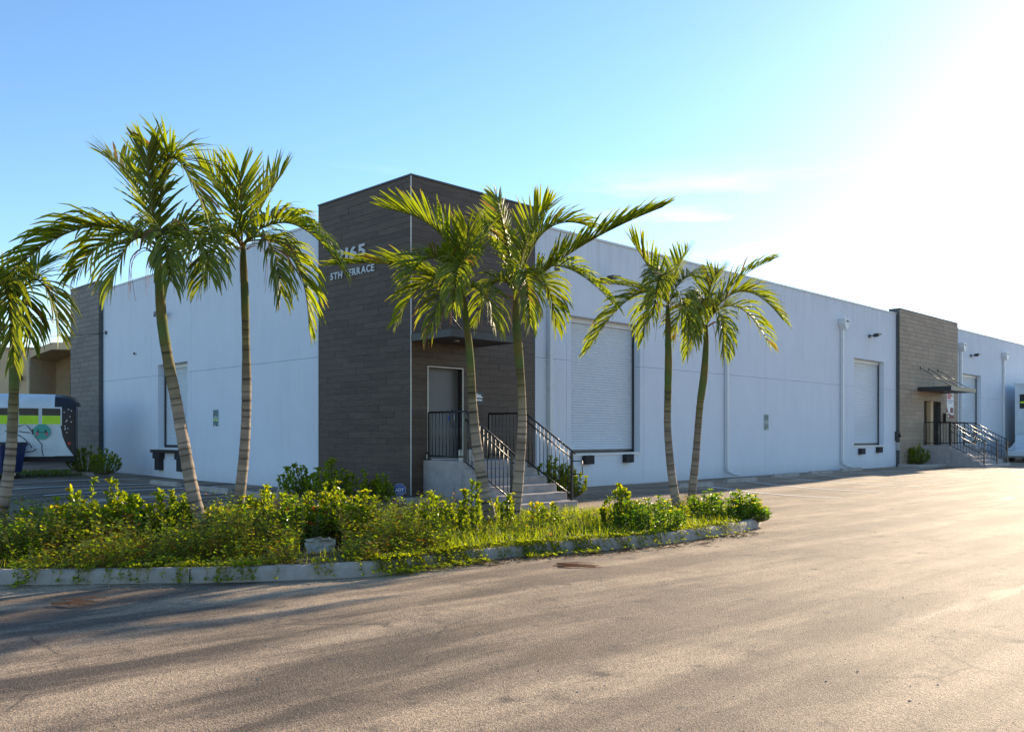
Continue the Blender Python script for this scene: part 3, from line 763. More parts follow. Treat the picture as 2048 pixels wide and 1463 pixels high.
palm('straight palm third from the left with two upright fronds beside the tower', 13.2,
     [(487, 520, 9), (490, 600, 11), (492, 690, 11), (493, 760, 12), (492, 840, 12), (487, 920, 13), (478, 1000, 14), (466, 1060, 15), (462, 1084, 16)], (487, 488),
     [((452, 395), (388, 312), -.2, .06, {'l': .62}), ((530, 398), (580, 322), .3, .08), ((600, 440), (715, 548), -.3, .7), ((600, 515), (640, 690), .5, .55), ((412, 452), (330, 540), .3, .8),
      ((438, 478), (385, 590), -.8, .9), ((545, 480), (575, 610), -.9, .9), ((482, 392), (478, 318), -.5, .06), ((545, 430), (618, 440), 1.0, .5)], 2, 640, .56)
palm('palm before the tower corner, left of the pair in front of the steps', 14.7,
     [(930, 620, 9), (937, 680, 10), (942, 740, 10), (945, 800, 11), (950, 860, 12.5), (958, 920, 14), (968, 980, 15), (984, 1045, 16.5), (988, 1062, 17.5)], (926, 578),
     [((872, 448), (750, 392), -.4, .10, {'l': .60}), ((862, 505), (795, 560), -.9, .35), ((790, 525), (625, 522), .5, .25), ((845, 560), (775, 650), .3, .6), ((932, 505), (936, 432), -.6, .08),
      ((962, 478), (998, 430), .6, .15), ((885, 580), (850, 680), -.7, .8), ((968, 585), (1000, 665), -.5, .8), ((918, 520), (902, 625), -1.4, .7)], 3, 745, .52)
palm('palm in front of the steps whose long frond reaches right, with a brown sheath', 15.4,
     [(1032, 620, 10), (1035, 680, 13), (1040, 740, 11), (1044, 800, 10.5), (1044, 860, 12), (1040, 920, 13), (1035, 980, 14), (1029, 1030, 15), (1027, 1052, 16)], (1032, 588),
     [((1180, 478), (1375, 385), -.4, .12, {'l': .56}), ((1008, 450), (984, 358), -.2, .05, {'l': .4}), ((1060, 455), (1108, 385), -.6, .10), ((1095, 445), (1200, 430), .3, .3), ((1130, 522), (1262, 615), -.7, .55, {'sparse': .7}),
      ((1095, 560), (1125, 665), .6, .8), ((985, 560), (940, 655), -.5, .8), ((990, 470), (948, 428), .6, .2), ((1052, 540), (1065, 660), -1.2, .8)], 4, 735, .52)
palm('palm with a broad low left frond across the first roller door', 17.1,
     [(1336, 650, 8), (1337, 720, 9), (1336, 780, 9), (1335, 850, 9), (1340, 920, 10), (1348, 980, 11), (1356, 1020, 12), (1359, 1036, 12.5)], (1335, 605),
     [((1296, 530), (1252, 463), -.2, .08, {'l': .56}), ((1252, 592), (1150, 715), -.6, .55), ((1352, 540), (1378, 492), .3, .10), ((1322, 540), (1300, 640), -1.4, .6), ((1372, 550), (1402, 548), .8, .4),
      ((1298, 598), (1280, 690), .5, .8), ((1368, 598), (1388, 690), -.6, .8), ((1275, 572), (1178, 560), .7, .45, {'sparse': .7})], 5, 780, .50)
palm('rightmost palm, fronds spreading right over the white wall', 18.0,
     [(1412, 690, 8), (1408, 750, 9), (1400, 810, 9), (1395, 870, 9), (1390, 930, 10), (1382, 1000, 11), (1380, 1022, 12)], (1412, 645),
     [((1478, 552), (1568, 500), -.3, .35, {'sparse': .6}), ((1495, 572), (1592, 640), -.5, .30), ((1485, 608), (1562, 700), .5, .7, {'sparse': .6}), ((1420, 570), (1440, 530), .5, .1), ((1368, 598), (1335, 690), -.5, .7),
      ((1398, 610), (1368, 720), .6, .8), ((1442, 625), (1455, 725), -.6, .8), ((1405, 590), (1385, 690), -1.3, .7)], 6, 800, .50)
palm('leftmost palm, cut by the picture edge, above the blue dumpster', 13.0,
     [(30, 640, 10), (29, 700, 11), (28, 770, 11.5), (26, 830, 12.5), (22, 900, 13), (12, 980, 14), (-2, 1050, 16), (-10, 1088, 17)], (30, 602),
     [((98, 548), (150, 695), -.2, .5), ((12, 545), (28, 770), -1.0, .7), ((-60, 540), (-150, 640), -.3, .5), ((60, 540), (125, 500), .9, .3), ((-15, 540), (-50, 490), -.3, .2), ((-15, 625), (-25, 770), .3, .8), ((55, 580), (72, 720), .5, .8), ((-40, 560), (-70, 720), -.8, .8)], 7, 780, .54)

# ---------------------------------------------------------------- shrubs
def leaf(m, p, d, up, size, c, round_=.62):
    d = d.normalized(); s = d.cross(up)
    if s.length < .05: s = d.cross(Vector((1, 0, 0)))
    s.normalize(); nrm = s.cross(d)
    m.col = c
    ids = []
    for f, w, h in ((0, .06, 0), (.35, round_ * .5, .05), (.72, round_ * .46, .03), (1, .12, -.06)):
        ids.append((m.vert(p + d * size * f + s * size * w + nrm * size * (h + w * .3)), m.vert(p + d * size * f - nrm * size * .02), m.vert(p + d * size * f - s * size * w + nrm * size * (h + w * .3))))
    for a, b in zip(ids, ids[1:]): m.face(a[1], a[0], b[0], b[1]); m.face(a[2], a[1], b[1], b[2])
def shrub(label, px, py, top, wpx, seed, style='cocoplum', group='shrubs', name='shrub', dens=1.0, lean=0):
    X, Y, Z = gpt(px, py, .08); rng = random.Random(seed)
    h = max(.25, ((py - top) / F_PX * Y + .02) * .86); w = wpx / F_PX * Y / 2
    root = thing(name, label, 'shrub', (X, Y, Z - .02), 0, group)
    stem = MB(); lv = MB(); ns = int((18 + 46 * w) * dens)
    for k in range(ns):
        a = rng.uniform(0, 6.28); r0 = rng.uniform(0, .12); rr = w * math.sqrt(rng.random()) * 1.22
        hh = h * (1 - .45 * (rr / max(w * 1.22, .01)) ** 2) * rng.uniform(.5, 1.08)
        e = Vector((math.cos(a) * rr + lean * hh, math.sin(a) * rr * .85, hh)); b = Vector((math.cos(a) * r0, math.sin(a) * r0, 0))
        mid = b.lerp(e, .5) + Vector((math.cos(a) * rr * .30, math.sin(a) * rr * .30, -hh * .05))
        P = [Vector(q) for q in catmull([tuple(b), tuple(mid), tuple(e), tuple(e + Vector((rng.uniform(-.05, .05), rng.uniform(-.05, .05), .05)))], 5)]
        stem.tube(P, [.007 * (1 - .75 * j / len(P)) + .0015 for j in range(len(P))], 4, False)
        L = sum((q - p).length for p, q in zip(P, P[1:]))
        if style == 'cocoplum': sp, size, rd = .029, .080, .70
        else: sp, size, rd = .024, .075, .46
        nlv = int(L * .86 / sp)
        for j in range(nlv):
            f = .14 + .86 * j / max(1, nlv); i = min(len(P) - 2, int(f * (len(P) - 1))); p = P[i].lerp(P[i + 1], f * (len(P) - 1) - i); t = (P[i + 1] - P[i]).normalized()
            az = j * 2.4 + rng.uniform(-.5, .5); side = Vector((math.cos(az), math.sin(az), rng.uniform(-.1, .35)))
            d = (side * (1.0 if style != 'cocoplum' else .75) + t * (.35 if style != 'cocoplum' else .75))
            g_ = rng.uniform(.7, 1.25); c = (.13 * g_, .185 * g_, .013 * g_) if style == 'cocoplum' else (.085 * g_, .18 * g_, .018 * g_)
            if f > .80 and rng.random() < .55: c = (.26 * g_, .26 * g_, .018)
            if f > .93 and style == 'cocoplum' and rng.random() < .22: c = (.30, .13, .03)
            if style == 'red' and f > .8 and rng.random() < .28: c = (.28, .012, .012)
            leaf(lv, p, d, Vector((rng.uniform(-.5, .5), rng.uniform(-.5, .5), 1)), size * rng.uniform(.7, 1.15) * (1 - .35 * (f > .92)), c, rd)
    stem.build('stems', M['stem'], root); lv.build('foliage', M['shrub'], root, kind='stuff')
    return root
G1 = 'cocoplum shrubs in the planted island'
SH = [
 (128, 1092, 990, 140, 'low cocoplum shrub at the left of the island, below the bus'), (205, 1092, 948, 150, 'tall spreading cocoplum shrub in front of the left parking stalls'),
 (292, 1090, 975, 130, 'rounded cocoplum shrub just left of the leaning palm'), (345, 1080, 966, 90, 'cocoplum shrub with branches crossing the leaning palm trunk'),
 (165, 1098, 1000, 90, 'cocoplum shrub filling the gap left of the tall spreading one'), (248, 1096, 985, 90, 'cocoplum shrub between the tall spreading one and the rounded one'),
 (485, 1086, 990, 80, 'low cocoplum shrub at the foot of the straight palm'), (630, 1082, 980, 90, 'cocoplum shrub right of the red tipped shrub, above the litter'),
 (430, 1082, 1005, 70, 'small cocoplum shrub between the two left palm trunks'), (540, 1086, 968, 120, 'cocoplum shrub right of the straight palm, before the white wall'),
 (675, 1084, 957, 120, 'tall cocoplum shrub beneath the dark tower face'), (722, 1074, 968, 80, 'cocoplum shrub just left of the blue octagonal sign'),
 (872, 1080, 966, 90, 'cocoplum shrub right of the blue octagonal sign'), (902, 1072, 1000, 60, 'small cocoplum shrub against the side of the step platform'),
 (944, 1074, 950, 62, 'slim upright cocoplum shrub left of the palm before the steps'), (1004, 1060, 966, 50, 'slim cocoplum shrub between the two palms at the steps'),
 (1085, 1060, 985, 70, 'open cocoplum shrub in front of the bottom steps'), (1240, 1062, 966, 80, 'upright leafy shrub right of the tower steps railing'),
]
for k, (px, py, top, w, lab) in enumerate(SH): shrub(lab, px, py, top, w * (.8 if px > 720 else 1), 100 + k, group=G1, name='cocoplum_shrub', dens=.62 if 720 < px < 1130 else 1.15)
shrub('shrub with dark red leaf tips between cocoplums, near the white litter', 590, 1092, 985, 110, 120, 'red', 'broadleaf bushes', 'red_tipped_shrub')
shrub('broad green bush spilling toward the kerb left of the rightmost palms', 1300, 1066, 985, 120, 121, 'broad', 'broadleaf bushes', 'broadleaf_bush', 2.0)
shrub('rounded bright green bush at the right tip of the island', 1450, 1040, 972, 125, 122, 'broad', 'broadleaf bushes', 'broadleaf_bush', 2.6)
shrub('low broadleaf clump at the island tip hanging over the kerb', 1498, 1042, 1000, 70, 123, 'broad', 'broadleaf bushes', 'broadleaf_bush', 2.0)
shrub('low yellow green bush at the left picture edge', 20, 1110, 1035, 120, 124, 'broad', 'broadleaf bushes', 'broadleaf_bush', 1.2)
G2 = 'shrubs against the buildings'
shrub('dark shrub reaching left over the white wall at the tower edge', 608, 992, 925, 70, 130, group=G2, name='cocoplum_shrub', lean=-.3)
shrub('dark tall shrub in the planter against the tower left edge', 660, 1003, 914, 80, 131, group=G2, name='cocoplum_shrub', dens=1.3)
shrub('dark shrub in the planter in the middle of the tower face', 722, 1003, 940, 75, 132, group=G2, name='cocoplum_shrub')
shrub('dark low shrub in the planter behind the blue octagonal sign', 766, 1003, 945, 40, 133, group=G2, name='cocoplum_shrub')
shrub('yellow green shrub behind the right railing of the tower steps', 1098, 988, 904, 70, 134, group=G2, name='cocoplum_shrub', dens=1.4)
shrub('yellow green shrub below the first roller door by the railing end', 1140, 990, 925, 56, 135, group=G2, name='cocoplum_shrub', dens=1.2)
shrub('dark bush at the foot of the end pavilion behind the bus', 172, 945, 882, 66, 136, group=G2, name='cocoplum_shrub')
shrub('dark arching bush at the left end of the white wall', 205, 948, 890, 50, 137, group=G2, name='cocoplum_shrub', lean=.2)
shrub('bush at the left foot of the far pavilion', 1812, 928, 892, 44, 138, group=G2, name='cocoplum_shrub')
shrub('sunlit bush beside the far pavilion steps', 1838, 928, 888, 36, 139, group=G2, name='cocoplum_shrub')

# ---------------------------------------------------------------- grass and weeds (nobody could count them)
rng = random.Random(11)
gr = MB()
def blade(m, x, y, z, h, w, c, lean_, az):
    dx, dy = math.cos(az), math.sin(az); m.col = c; prev = None
    for f, ww in ((0, 1), (.45, .85), (.8, .5), (1, .05)):
        o = lean_ * h * f * f
        a = m.vert((x + dx * o - dy * w * ww, y + dy * o + dx * w * ww, z + h * f * (1 - .25 * f * lean_))); b = m.vert((x + dx * o + dy * w * ww, y + dy * o - dx * w * ww, z + h * f * (1 - .25 * f * lean_)))
        if prev: m.face(prev[0], prev[1], b, a)
        prev = (a, b)
def screen(x, y): return 1024 + F_PX * x / y
cnt = 0
while cnt < 17000:
    x = rng.uniform(-9, 4.8); y = rng.uniform(8.9, 18.8)
    if not in_bed(x, y): continue
    px = screen(x, y)
    if px < -60: continue
    dense = 1.0 if 880 < px < 1480 else .16
    if rng.random() > dense: continue
    g_ = rng.uniform(.7, 1.3); c = (.15 * g_, .20 * g_, .016 * g_) if rng.random() > .2 else (.19 * g_, .20 * g_, .03)
    blade(gr, x, y, soil_z(x, y) - .01, rng.uniform(.07, .26) * (1.0 if 880 < px < 1480 else .8), rng.uniform(.003, .006), c, rng.uniform(.1, 1.0), rng.uniform(0, 6.28)); cnt += 1
o = gr.build('grass', M['weed']); o['kind'] = 'stuff'; o['label'] = 'bright grass growing through the planted island'
wd = MB(); cnt = 0
while cnt < 6500:
    x = rng.uniform(-9, 4.6); y = rng.uniform(8.95, 18.5)
    if not in_bed(x, y): continue
    px = screen(x, y)
    if px < -60 or rng.random() > (.95 if px < 900 else .35): continue
    if abs(px - 640) < 46 and y < 12.2: continue
    edge = not in_bed(x, y, i2)
    h = rng.uniform(.12, .50) * (.55 + .75 * (.5 + .5 * math.sin(2.7 * x + 1.9 * math.sin(2.1 * y)))) * (.5 if edge else 1) * (.55 if px > 900 else 1); a = rng.uniform(0, 6.28); ln = rng.uniform(.05, .5)
    z = soil_z(x, y) - .01; top = Vector((x + math.cos(a) * ln * h, y + math.sin(a) * ln * h, z + h)); b = Vector((x, y, z))
    wd.col = (.14, .10, .04); wd.tube([b, b.lerp(top, .5), top], [.0025, .002, .001], 3, False)
    g0 = rng.uniform(.6, 1.3); kind = rng.random(); rust = rng.random() < .07
    for j in range(int(7 + h * 42)):
        f = .12 + .9 * rng.random(); p = b.lerp(top, min(1, f)); az = rng.uniform(0, 6.28); g_ = g0 * rng.uniform(.75, 1.25)
        c = (.125 * g_, .19 * g_, .017 * g_) if kind > .2 else (.19 * g_, .19 * g_, .03 * g_)
        if rust: c = (.17 * g_, .085 * g_, .035 * g_)
        d = Vector((math.cos(az), math.sin(az), rng.uniform(-.2, .7))); p = p + d * rng.uniform(0, .05)
        s = rng.uniform(.026, .060); sv = d.cross(Vector((0, 0, 1))).normalized() * s * .36; wd.col = c
        q = [wd.vert(p), wd.vert(p + d * s * .5 + sv), wd.vert(p + d * s), wd.vert(p + d * s * .5 - sv)]; wd.face(*q)
    cnt += 1
o = wd.build('weeds', M['weed']); o['kind'] = 'stuff'; o['label'] = 'small leaved weeds filling the planted island'
# runners spilling over the kerb
rn = MB(); tot = []
for k in range(len(front) - 1): tot.append((Vector(front[k]), Vector(front[k + 1])))
for q in range(620):
    a, b = rng.choice(tot[2:]); t = rng.random(); c = a.lerp(b, t); px = screen(c.x, c.y)
    amt = 1.0 if 760 < px < 960 or 1040 < px < 1180 or px < 60 else .28
    if rng.random() > amt: continue
    d = (b - a).normalized(); nn = Vector((-d.y, d.x)); out = rng.uniform(.05, .38) * (1 if amt == 1 else .5)
    p = c + nn * .22; pts = []
    for j in range(6):
        f = j / 5; s = p - nn * (.22 + out) * f + d * rng.uniform(-.04, .04)
        off = (s - c).dot(nn); z = gz(s.x, s.y) + (.17 if off > 0 else max(.02, .17 + off * 3.2)) + rng.uniform(0, .03); pts.append(Vector((s.x, s.y, z)))
    rn.col = (.13, .11, .04); rn.tube(pts, .0022, 3, False)
    for j in range(34):
        f = rng.random() * 5; i = min(4, int(f)); s = pts[i].lerp(pts[i + 1], f - i); az = rng.uniform(0, 6.28); dv = Vector((math.cos(az), math.sin(az), rng.uniform(0, .8))); z_ = rng.uniform(.025, .055)
        g_ = rng.uniform(.7, 1.3); rn.col = (.17 * g_, .21 * g_, .018); sv = dv.cross(Vector((0, 0, 1))).normalized() * z_ * .32
        w_ = [rn.vert(s), rn.vert(s + dv * z_ * .5 + sv), rn.vert(s + dv * z_), rn.vert(s + dv * z_ * .5 - sv)]; rn.face(*w_)
o = rn.build('creeping_weeds', M['weed']); o['kind'] = 'stuff'; o['label'] = 'runners of weed hanging over the pale kerb'

# ================================================================ THINGS ON THE WALLS
def wall_light(pos, label):
    (loc, rz) = pos; t = thing('wall_light', label, 'light', loc, rz, 'flood lights on the walls')
    MB().box(-.07, .07, -.05, -.002, -.07, .07).build('mounting_plate', M['dark_metal'], t, bevel=.008)
    MB().tube([(0, -.04, 0), (.04, -.16, .02), (.10, -.26, .05)], .022, 8).build('arm', M['dark_metal'], t, True)
    h = MB(); h.prism([(-.02, -.05), (.36, .06), (.38, .12), (.02, .10)], lambda u, v, k: (u, -.18 - .22 * k, v)); h.build('housing', M['dark_metal'], t, bevel=.008)
    MB().prism([(.0, -.052), (.34, .046), (.34, .04), (.0, -.058)], lambda u, v, k: (u, -.20 - .18 * k, v)).build('lens', M['lens'], t)
    return t
wall_light(on_L(331, 632), 'dark flood light on the left wall behind the leaning palm trunk')
wall_light(on_R(1203, 560), 'dark flood light above the first roller door, behind a frond')
wall_light(on_R(1738, 672), 'dark flood light above the second roller door')
wall_light(on_R(1941, 711), 'dark flood light right of the far pavilion')
def downspout(px, top_py, bot_py, label):
    (loc, rz) = on_R(px, top_py); zb = on_R(px, bot_py)[0][2]; x, y, _ = loc; z0 = zb
    t = thing('downspout', label, 'downspout', (x, y, z0), rz, 'white downspouts on the right wall'); L = loc[2] - z0
    h = MB(); h.prism([(-.08, 0), (.08, 0), (.20, .20), (.20, .42), (-.20, .42), (-.20, .20)], lambda u, v, k: (u, -.012 - .26 * (1 - k), L - .22 + v)); h.build('conductor_head', M['white_paint'], t)
    MB().cbox((.05, -.277, L + .10), (.2, .012, .09)).build('overflow_slot', M['sign_black'], t)
    MB().box(-.055, .055, -.13, -.012, .20, L - .21).build('pipe', M['white_paint'], t, bevel=.01)
    MB().tube([(0, -.09, .26), (.02, -.10, .14), (.10, -.22, .06), (.22, -.36, .03)], .062, 10).build('outlet_elbow', M['white_paint'], t, True)
    for z in (L * .3, L * .62, L * .85): MB().box(-.075, .075, -.138, -.006, z - .02, z + .02).build('strap', M['white_paint'], t)
downspout(1096, 548, 966, 'white downspout between the tower and the first roller door')
downspout(1450, 590, 950, 'white downspout behind the rightmost palm')
downspout(1681, 648, 934, 'white downspout left of the second roller door')
downspout(1919, 694, 922, 'white downspout at the right edge of the far pavilion')
downspout(2005, 712, 918, 'white downspout at the right end, beyond the third roller door')

def glyphs(parent, s, x0, x1, z0, cap, yf, mat, depth=.02, bold=.02, names='letter'):
    dg = None; data = []
    for ch in s:
        if ch == ' ': data.append((None, .30)); continue
        cu = bpy.data.curves.new('glyph', 'FONT'); cu.body = ch; cu.extrude = .5; cu.offset = bold
        tmp = bpy.data.objects.new('glyph', cu); col.objects.link(tmp)
        dg = bpy.context.evaluated_depsgraph_get(); me = bpy.data.meshes.new_from_object(tmp.evaluated_get(dg)); bpy.data.objects.remove(tmp)
        xs_ = [v.co.x for v in me.vertices]; data.append((me, max(xs_) - min(xs_), min(xs_)))
    gap = .10; tot = sum(d[1] for d in data) + gap * (len(data) - 1); k = (x1 - x0) / tot; x = x0
    for d in data:
        if d[0]:
            ys_ = [v.co.y for v in d[0].vertices]; h_ = max(ys_) - min(ys_); sc = cap / max(h_, .6)
            lo = min(ys_)
            for v in d[0].vertices:
                cx, cy, cz = v.co; v.co = (x + (cx - d[2]) * k, yf - (cz + .5) * depth, z0 + (cy - lo) * sc)
            d[0].materials.clear(); d[0].materials.append(mat)
            o = bpy.data.objects.new(names, d[0]); col.objects.link(o); o.parent = parent
        x += (d[1] + gap) * k
# address on the left face of the tower
p_r = hit_L(750, 541); p_l = hit_L(691.5, 552)
loc = to_world(-.002, p_r[0]) + (p_r[1],)
ad = thing('address_lettering', 'pale raised street number and street name high on the dark tower', 'sign', loc, R(-45))
wT = p_l[0] - p_r[0]
zt = p_l[1] - p_r[1]
glyphs(ad, 'TERRACE', -wT, 0, zt * .5 - .02, .17, -.004, M['letter'], .025, .03)
glyphs(ad, '5TH', -wT - .62, -wT - .12, zt * .5 - .02, .17, -.004, M['letter'], .025, .03)
p5r, p5l = hit_L(732, 500)[0], hit_L(676, 505)[0]; z5 = hit_L(727, 513)[1]
glyphs(ad, '2165', p_r[0] - p5l, p_r[0] - p5r, z5 - p_r[1], .30, -.004, M['letter'], .03, .03)

# small signs
def panel(name, label, pos, w, h, mat, cat='sign', th=.012, group=None):
    (loc, rz) = pos; t = thing(name, label, cat, loc, rz, group)
    MB().box(-w / 2, w / 2, -th, -.002, -h / 2, h / 2).build('panel', mat, t); return t
def bars(t, rows, th, mat_of, name='print'):
    for (x0, x1, z0, z1, mk) in rows: MB().box(x0, x1, -th - .003, -th + .001, z0, z1).build(name, M[mk], t)
M['notice_teal'] = plain('notice_teal', (.30, .40, .40), .5); M['notice_dark'] = plain('notice_dark', (.05, .09, .10), .5); M['notice_lime'] = plain('notice_lime', (.35, .55, .10), .5)
M['maroon'] = plain('banner_maroon', (.22, .035, .04), .6)
for pos, label, w, h in ((on_L(432, 835), 'small teal and black notice on the blue-shaded left wall', .34, .50), (on_R(1532, 844), 'small teal and black notice on the long right wall', .32, .56)):
    t = panel('parking_notice', label, pos, w, h, M['notice_teal'], group='parking notices')
    g0 = random.Random(9); rows = []
    z = h / 2 - .03
    while z > -h / 2 + .04:
        hh = g0.choice((.018, .03, .045)); x = -w / 2 + .02
        while x < w / 2 - .04:
            ww = g0.uniform(.02, .09); rows.append((x, min(w / 2 - .015, x + ww), z - hh, z, 'notice_dark' if g0.random() < .8 else 'sign_white')); x += ww + .012
        z -= hh + .014
    rows = [q for q in rows if not (-.09 < q[2] < .0)]
    rows.append((-w / 2 + .02, w / 2 - .02, -.085, -.02, 'notice_lime' if 'left' in label else 'notice_teal'))
    bars(t, rows, .012, None)
t = panel('door_sign', 'black notice with white lines beside the tower door', on_R(958, 796, 0), .30, .34, M['sign_black'])
bars(t, [(-.10, -.04, .10, .115, 'sign_white'), (-.11, .05, .05, .085, 'sign_white'), (-.11, .10, .01, .045, 'sign_white'), (-.10, .09, -.06, -.025, 'sign_white')], .012, None)
t = panel('banner', 'white and maroon vertical banner on the far pavilion', on_R(1900, 810, 0), .95, 1.30, M['sign_white'])
bars(t, [(-.40, .10, .30, .58, 'pink'), (-.05, .38, .42, .55, 'tan_wall'), (-.40, .40, .20, .24, 'sign_blue'), (-.38, .30, .11, .14, 'notice_dark'), (-.475, .475, -.65, -.48, 'maroon'), (.0, .40, -.38, -.12, 'maroon')], .012, None)
m = MB(); m.prism([(-.475, -.48), (-.475, -.08), (-.32, -.30), (.02, -.46), (.475, -.48)][::-1], lambda u, v, k: (u, -.016 + .004 * k, v)); m.build('print', M['maroon'], t)
(loc, rz) = on_R(1889, 835, 0); t = thing('mailbox', 'small dark mailbox beside the far pavilion doors', 'mailbox', loc, rz)
MB().box(-.2, .2, -.14, -.003, -.24, .2).build('box', M['sign_black'], t, bevel=.01); MB().box(-.21, .21, -.16, -.003, .201, .235).build('lid', M['steel'], t); MB().cbox((.1, -.146, .08), (.14, .008, .05)).build('tag', M['sign_white'], t)
(loc, rz) = on_L(272, 707); t = thing('security_camera', 'small white dome camera on the left wall', 'camera', loc, rz)
MB().tube([(0, -.002, 0), (0, -.05, 0)], .05, 14).build('base', M['white_paint'], t, True)
m = MB()
for i in range(5):
    a = math.pi / 2 * i / 4
    for j in range(12): b = 2 * math.pi * j / 12; m.vert((math.cos(a) * .045 * math.cos(b), -.05 - .05 * math.sin(a), math.cos(a) * .045 * math.sin(b)))
for i in range(4):
    for j in range(12): m.face(i * 12 + j, i * 12 + (j + 1) % 12, (i + 1) * 12 + (j + 1) % 12, (i + 1) * 12 + j)
m.build('dome', M['glass'], t, True)
(loc, rz) = on_R(1793, 872); t = thing('electric_meter', 'grey electric meter and conduit at the left edge of the far pavilion', 'meter', (loc[0], loc[1], .1), rz)
zm = loc[2] - .1
MB().box(-.2, .12, -.14, -.003, zm - .2, zm + .22).build('meter_box', M['dark_metal'], t, bevel=.01); MB().box(-.1, .2, -.16, -.003, zm - .62, zm - .26).build('switch_box', M['steel'], t, bevel=.01)
MB().tube([(.05, -.07, 0), (.05, -.07, zm - .6)], .04, 8).build('conduit', M['steel'], t, True); MB().tube([(-.05, -.16, zm + .05), (-.05, -.20, zm + .05)], .09, 14).build('meter_glass', M['glass'], t, True)

# octagonal alarm sign on a stake in the planter
X, Y = (799 - 1024) / F_PX * 18.0, 18.0; zc = at(799, 979, 18.0).z
t = thing('alarm_sign', 'blue octagonal alarm company sign on a stake before the tower', 'sign', (X, Y, gz(X, Y)), R(4)); zc -= gz(X, Y)
oc = lambda r: [(r * math.cos(R(22.5 + 45 * k)), r * math.sin(R(22.5 + 45 * k))) for k in range(8)]
MB().prism(oc(.136), lambda u, v, k: (u, .004 - .010 * k, zc + v)).build('border', M['letter'], t); MB().prism(oc(.126), lambda u, v, k: (u, -.005 - .004 * k, zc + v)).build('panel', M['sign_blue'], t)
MB().box(-.009, .009, .0045, .018, -.1, zc + .1).build('stake', M['steel'], t)
glyphs(t, 'ADT', -.088, .088, zc - .032, .068, -.0092, M['sign_white'], .004, .02)
for z_, w_ in ((.072, .05), (-.062, .085), (-.078, .05)): MB().box(-w_, w_, -.011, -.0088, zc + z_ - .004, zc + z_ + .004).build('small_print', M['letter'], t)

# service wires to the left wall
for nm, p0, p1, sag, lab in (('service_wire', at(-160, 575, 40), None, .25, 'upper black service wire meeting the end pavilion'), ('service_wire', at(-170, 650, 36), None, .3, 'lower thin wire running to a hook on the left wall')):
    if 'upper' in lab: q = hit_L(146, 643, 0); w = to_world(-.02, q[0]); p1 = Vector((w[0], w[1], q[1]))
    else: q = hit_L(214, 665, INSET); w = to_world(INSET - .06, q[0]); p1 = Vector((w[0], w[1], q[1]))
    pts = [p0.lerp(p1, k / 24) - Vector((0, 0, sag * 4 * (k / 24) * (1 - k / 24))) for k in range(25)]
    pts = [p - p1 for p in pts]
    t = thing(nm, lab, 'wire', p1, 0, 'service wires'); MB().tube(pts, .016 if 'upper' in lab else .011, 5).build('cable', M['rubber'], t, True)
    MB().tube([Vector((0, 0, -.06)), Vector((0.03, .03, 0)), Vector((0, 0, .06))], .03, 8).build('anchor', M['dark_metal'], t, True)

# ================================================================ WHEEL STOPS
def wheel_stop(px, py, rz, label):
    X, Y, Z = gpt(px, py); t = MB(); w = .92
    prof = [(-.075, 0), (.075, 0), (.055, .10), (.035, .125), (-.035, .125), (-.055, .10)]
    m = MB(); m.prism([(v, u) for v, u in prof], lambda u, v, k: ((-w, w)[k], u, v))
    # slope the ends
    for i, p in enumerate(m.v):
        if p[2] > .05: m.v[i] = (p[0] * (.93 if p[2] > .11 else .96), p[1], p[2])
    o = m.build('wheel_stop', M['kerb'], bevel=.008); o.location = (X, Y, Z - .004); o.rotation_euler = (0, 0, rz)
    tag(o, label, 'wheel stop', 'concrete wheel stops')
for k, (px, py) in enumerate(((1390, 973), (1482, 963), (1571, 953), (1642, 947), (1702, 941))):
    wheel_stop(px, py, R(45), ('concrete wheel stop directly behind the two rightmost palms', 'concrete wheel stop below the downspout behind the rightmost palm', 'concrete wheel stop under the notice on the right wall', 'concrete wheel stop just left of the downspout before the second roller door', 'concrete wheel stop below the second roller door')[k])
for k, (px, py) in enumerate(((165, 950), (330, 970), (426, 983), (520, 994))):
    wheel_stop(px, py, R(-45), ('concrete wheel stop below the end pavilion bush', 'concrete wheel stop below the left roller door', 'concrete wheel stop just right of the leaning palm trunk', 'concrete wheel stop right of the straight palm trunk')[k])

# ================================================================ PARKED BUS
YB = 28.6
BR = R(25)
def bx_(px):
    u = (px - 1024) / F_PX; u0 = (152 - 1024) / F_PX
    return (u - u0) * YB / (math.cos(BR) - u * math.sin(BR))
def bz_(py): return CAM_Z + (HOR - py) / F_PX * YB
bus = thing('camper_bus', 'old white camper bus with painted branches and black starry tail', 'bus', ((152 - 1024) / F_PX * YB, YB, .05), BR)
O = .05
sec = [(0, .67), (0, 2.24), (.07, 2.46), (.22, 2.60), (.55, 2.69), (1.05, 2.72), (1.55, 2.69), (1.88, 2.60), (2.03, 2.46), (2.1, 2.24), (2.1, .67)]
m = MB(); rings = []
for x, f in ((-9, 1), (-.62, 1)): rings.append([m.vert((x, y, z)) for y, z in sec])
n = len(sec)
for k in range(n - 1): m.face(rings[0][k], rings[1][k], rings[1][k + 1], rings[0][k + 1])
m.face(rings[0][n - 1], rings[1][n - 1], rings[1][0], rings[0][0]); m.face(*rings[0]); 
m.build('body', M['bus_white'], bus)
m = MB(); rings = []
for x, f in ((-.62, 0), (-.4, .05), (-.2, .16), (-.06, .34), (0, .55)):
    rings.append([m.vert((x, 1.05 + (y - 1.05) * (1 - .06 * f), .67 + (z - .67) * (1 - (.16 * f if z > 1.6 else 0)) + (.05 * f if z < 1 else 0))) for y, z in sec])
for a, b in zip(rings, rings[1:]):
    for k in range(n): l_ = (k + 1) % n; m.face(a[k], b[k], b[l_], a[l_])
m.face(*rings[-1]); m.build('tail', M['bus_black'], bus)
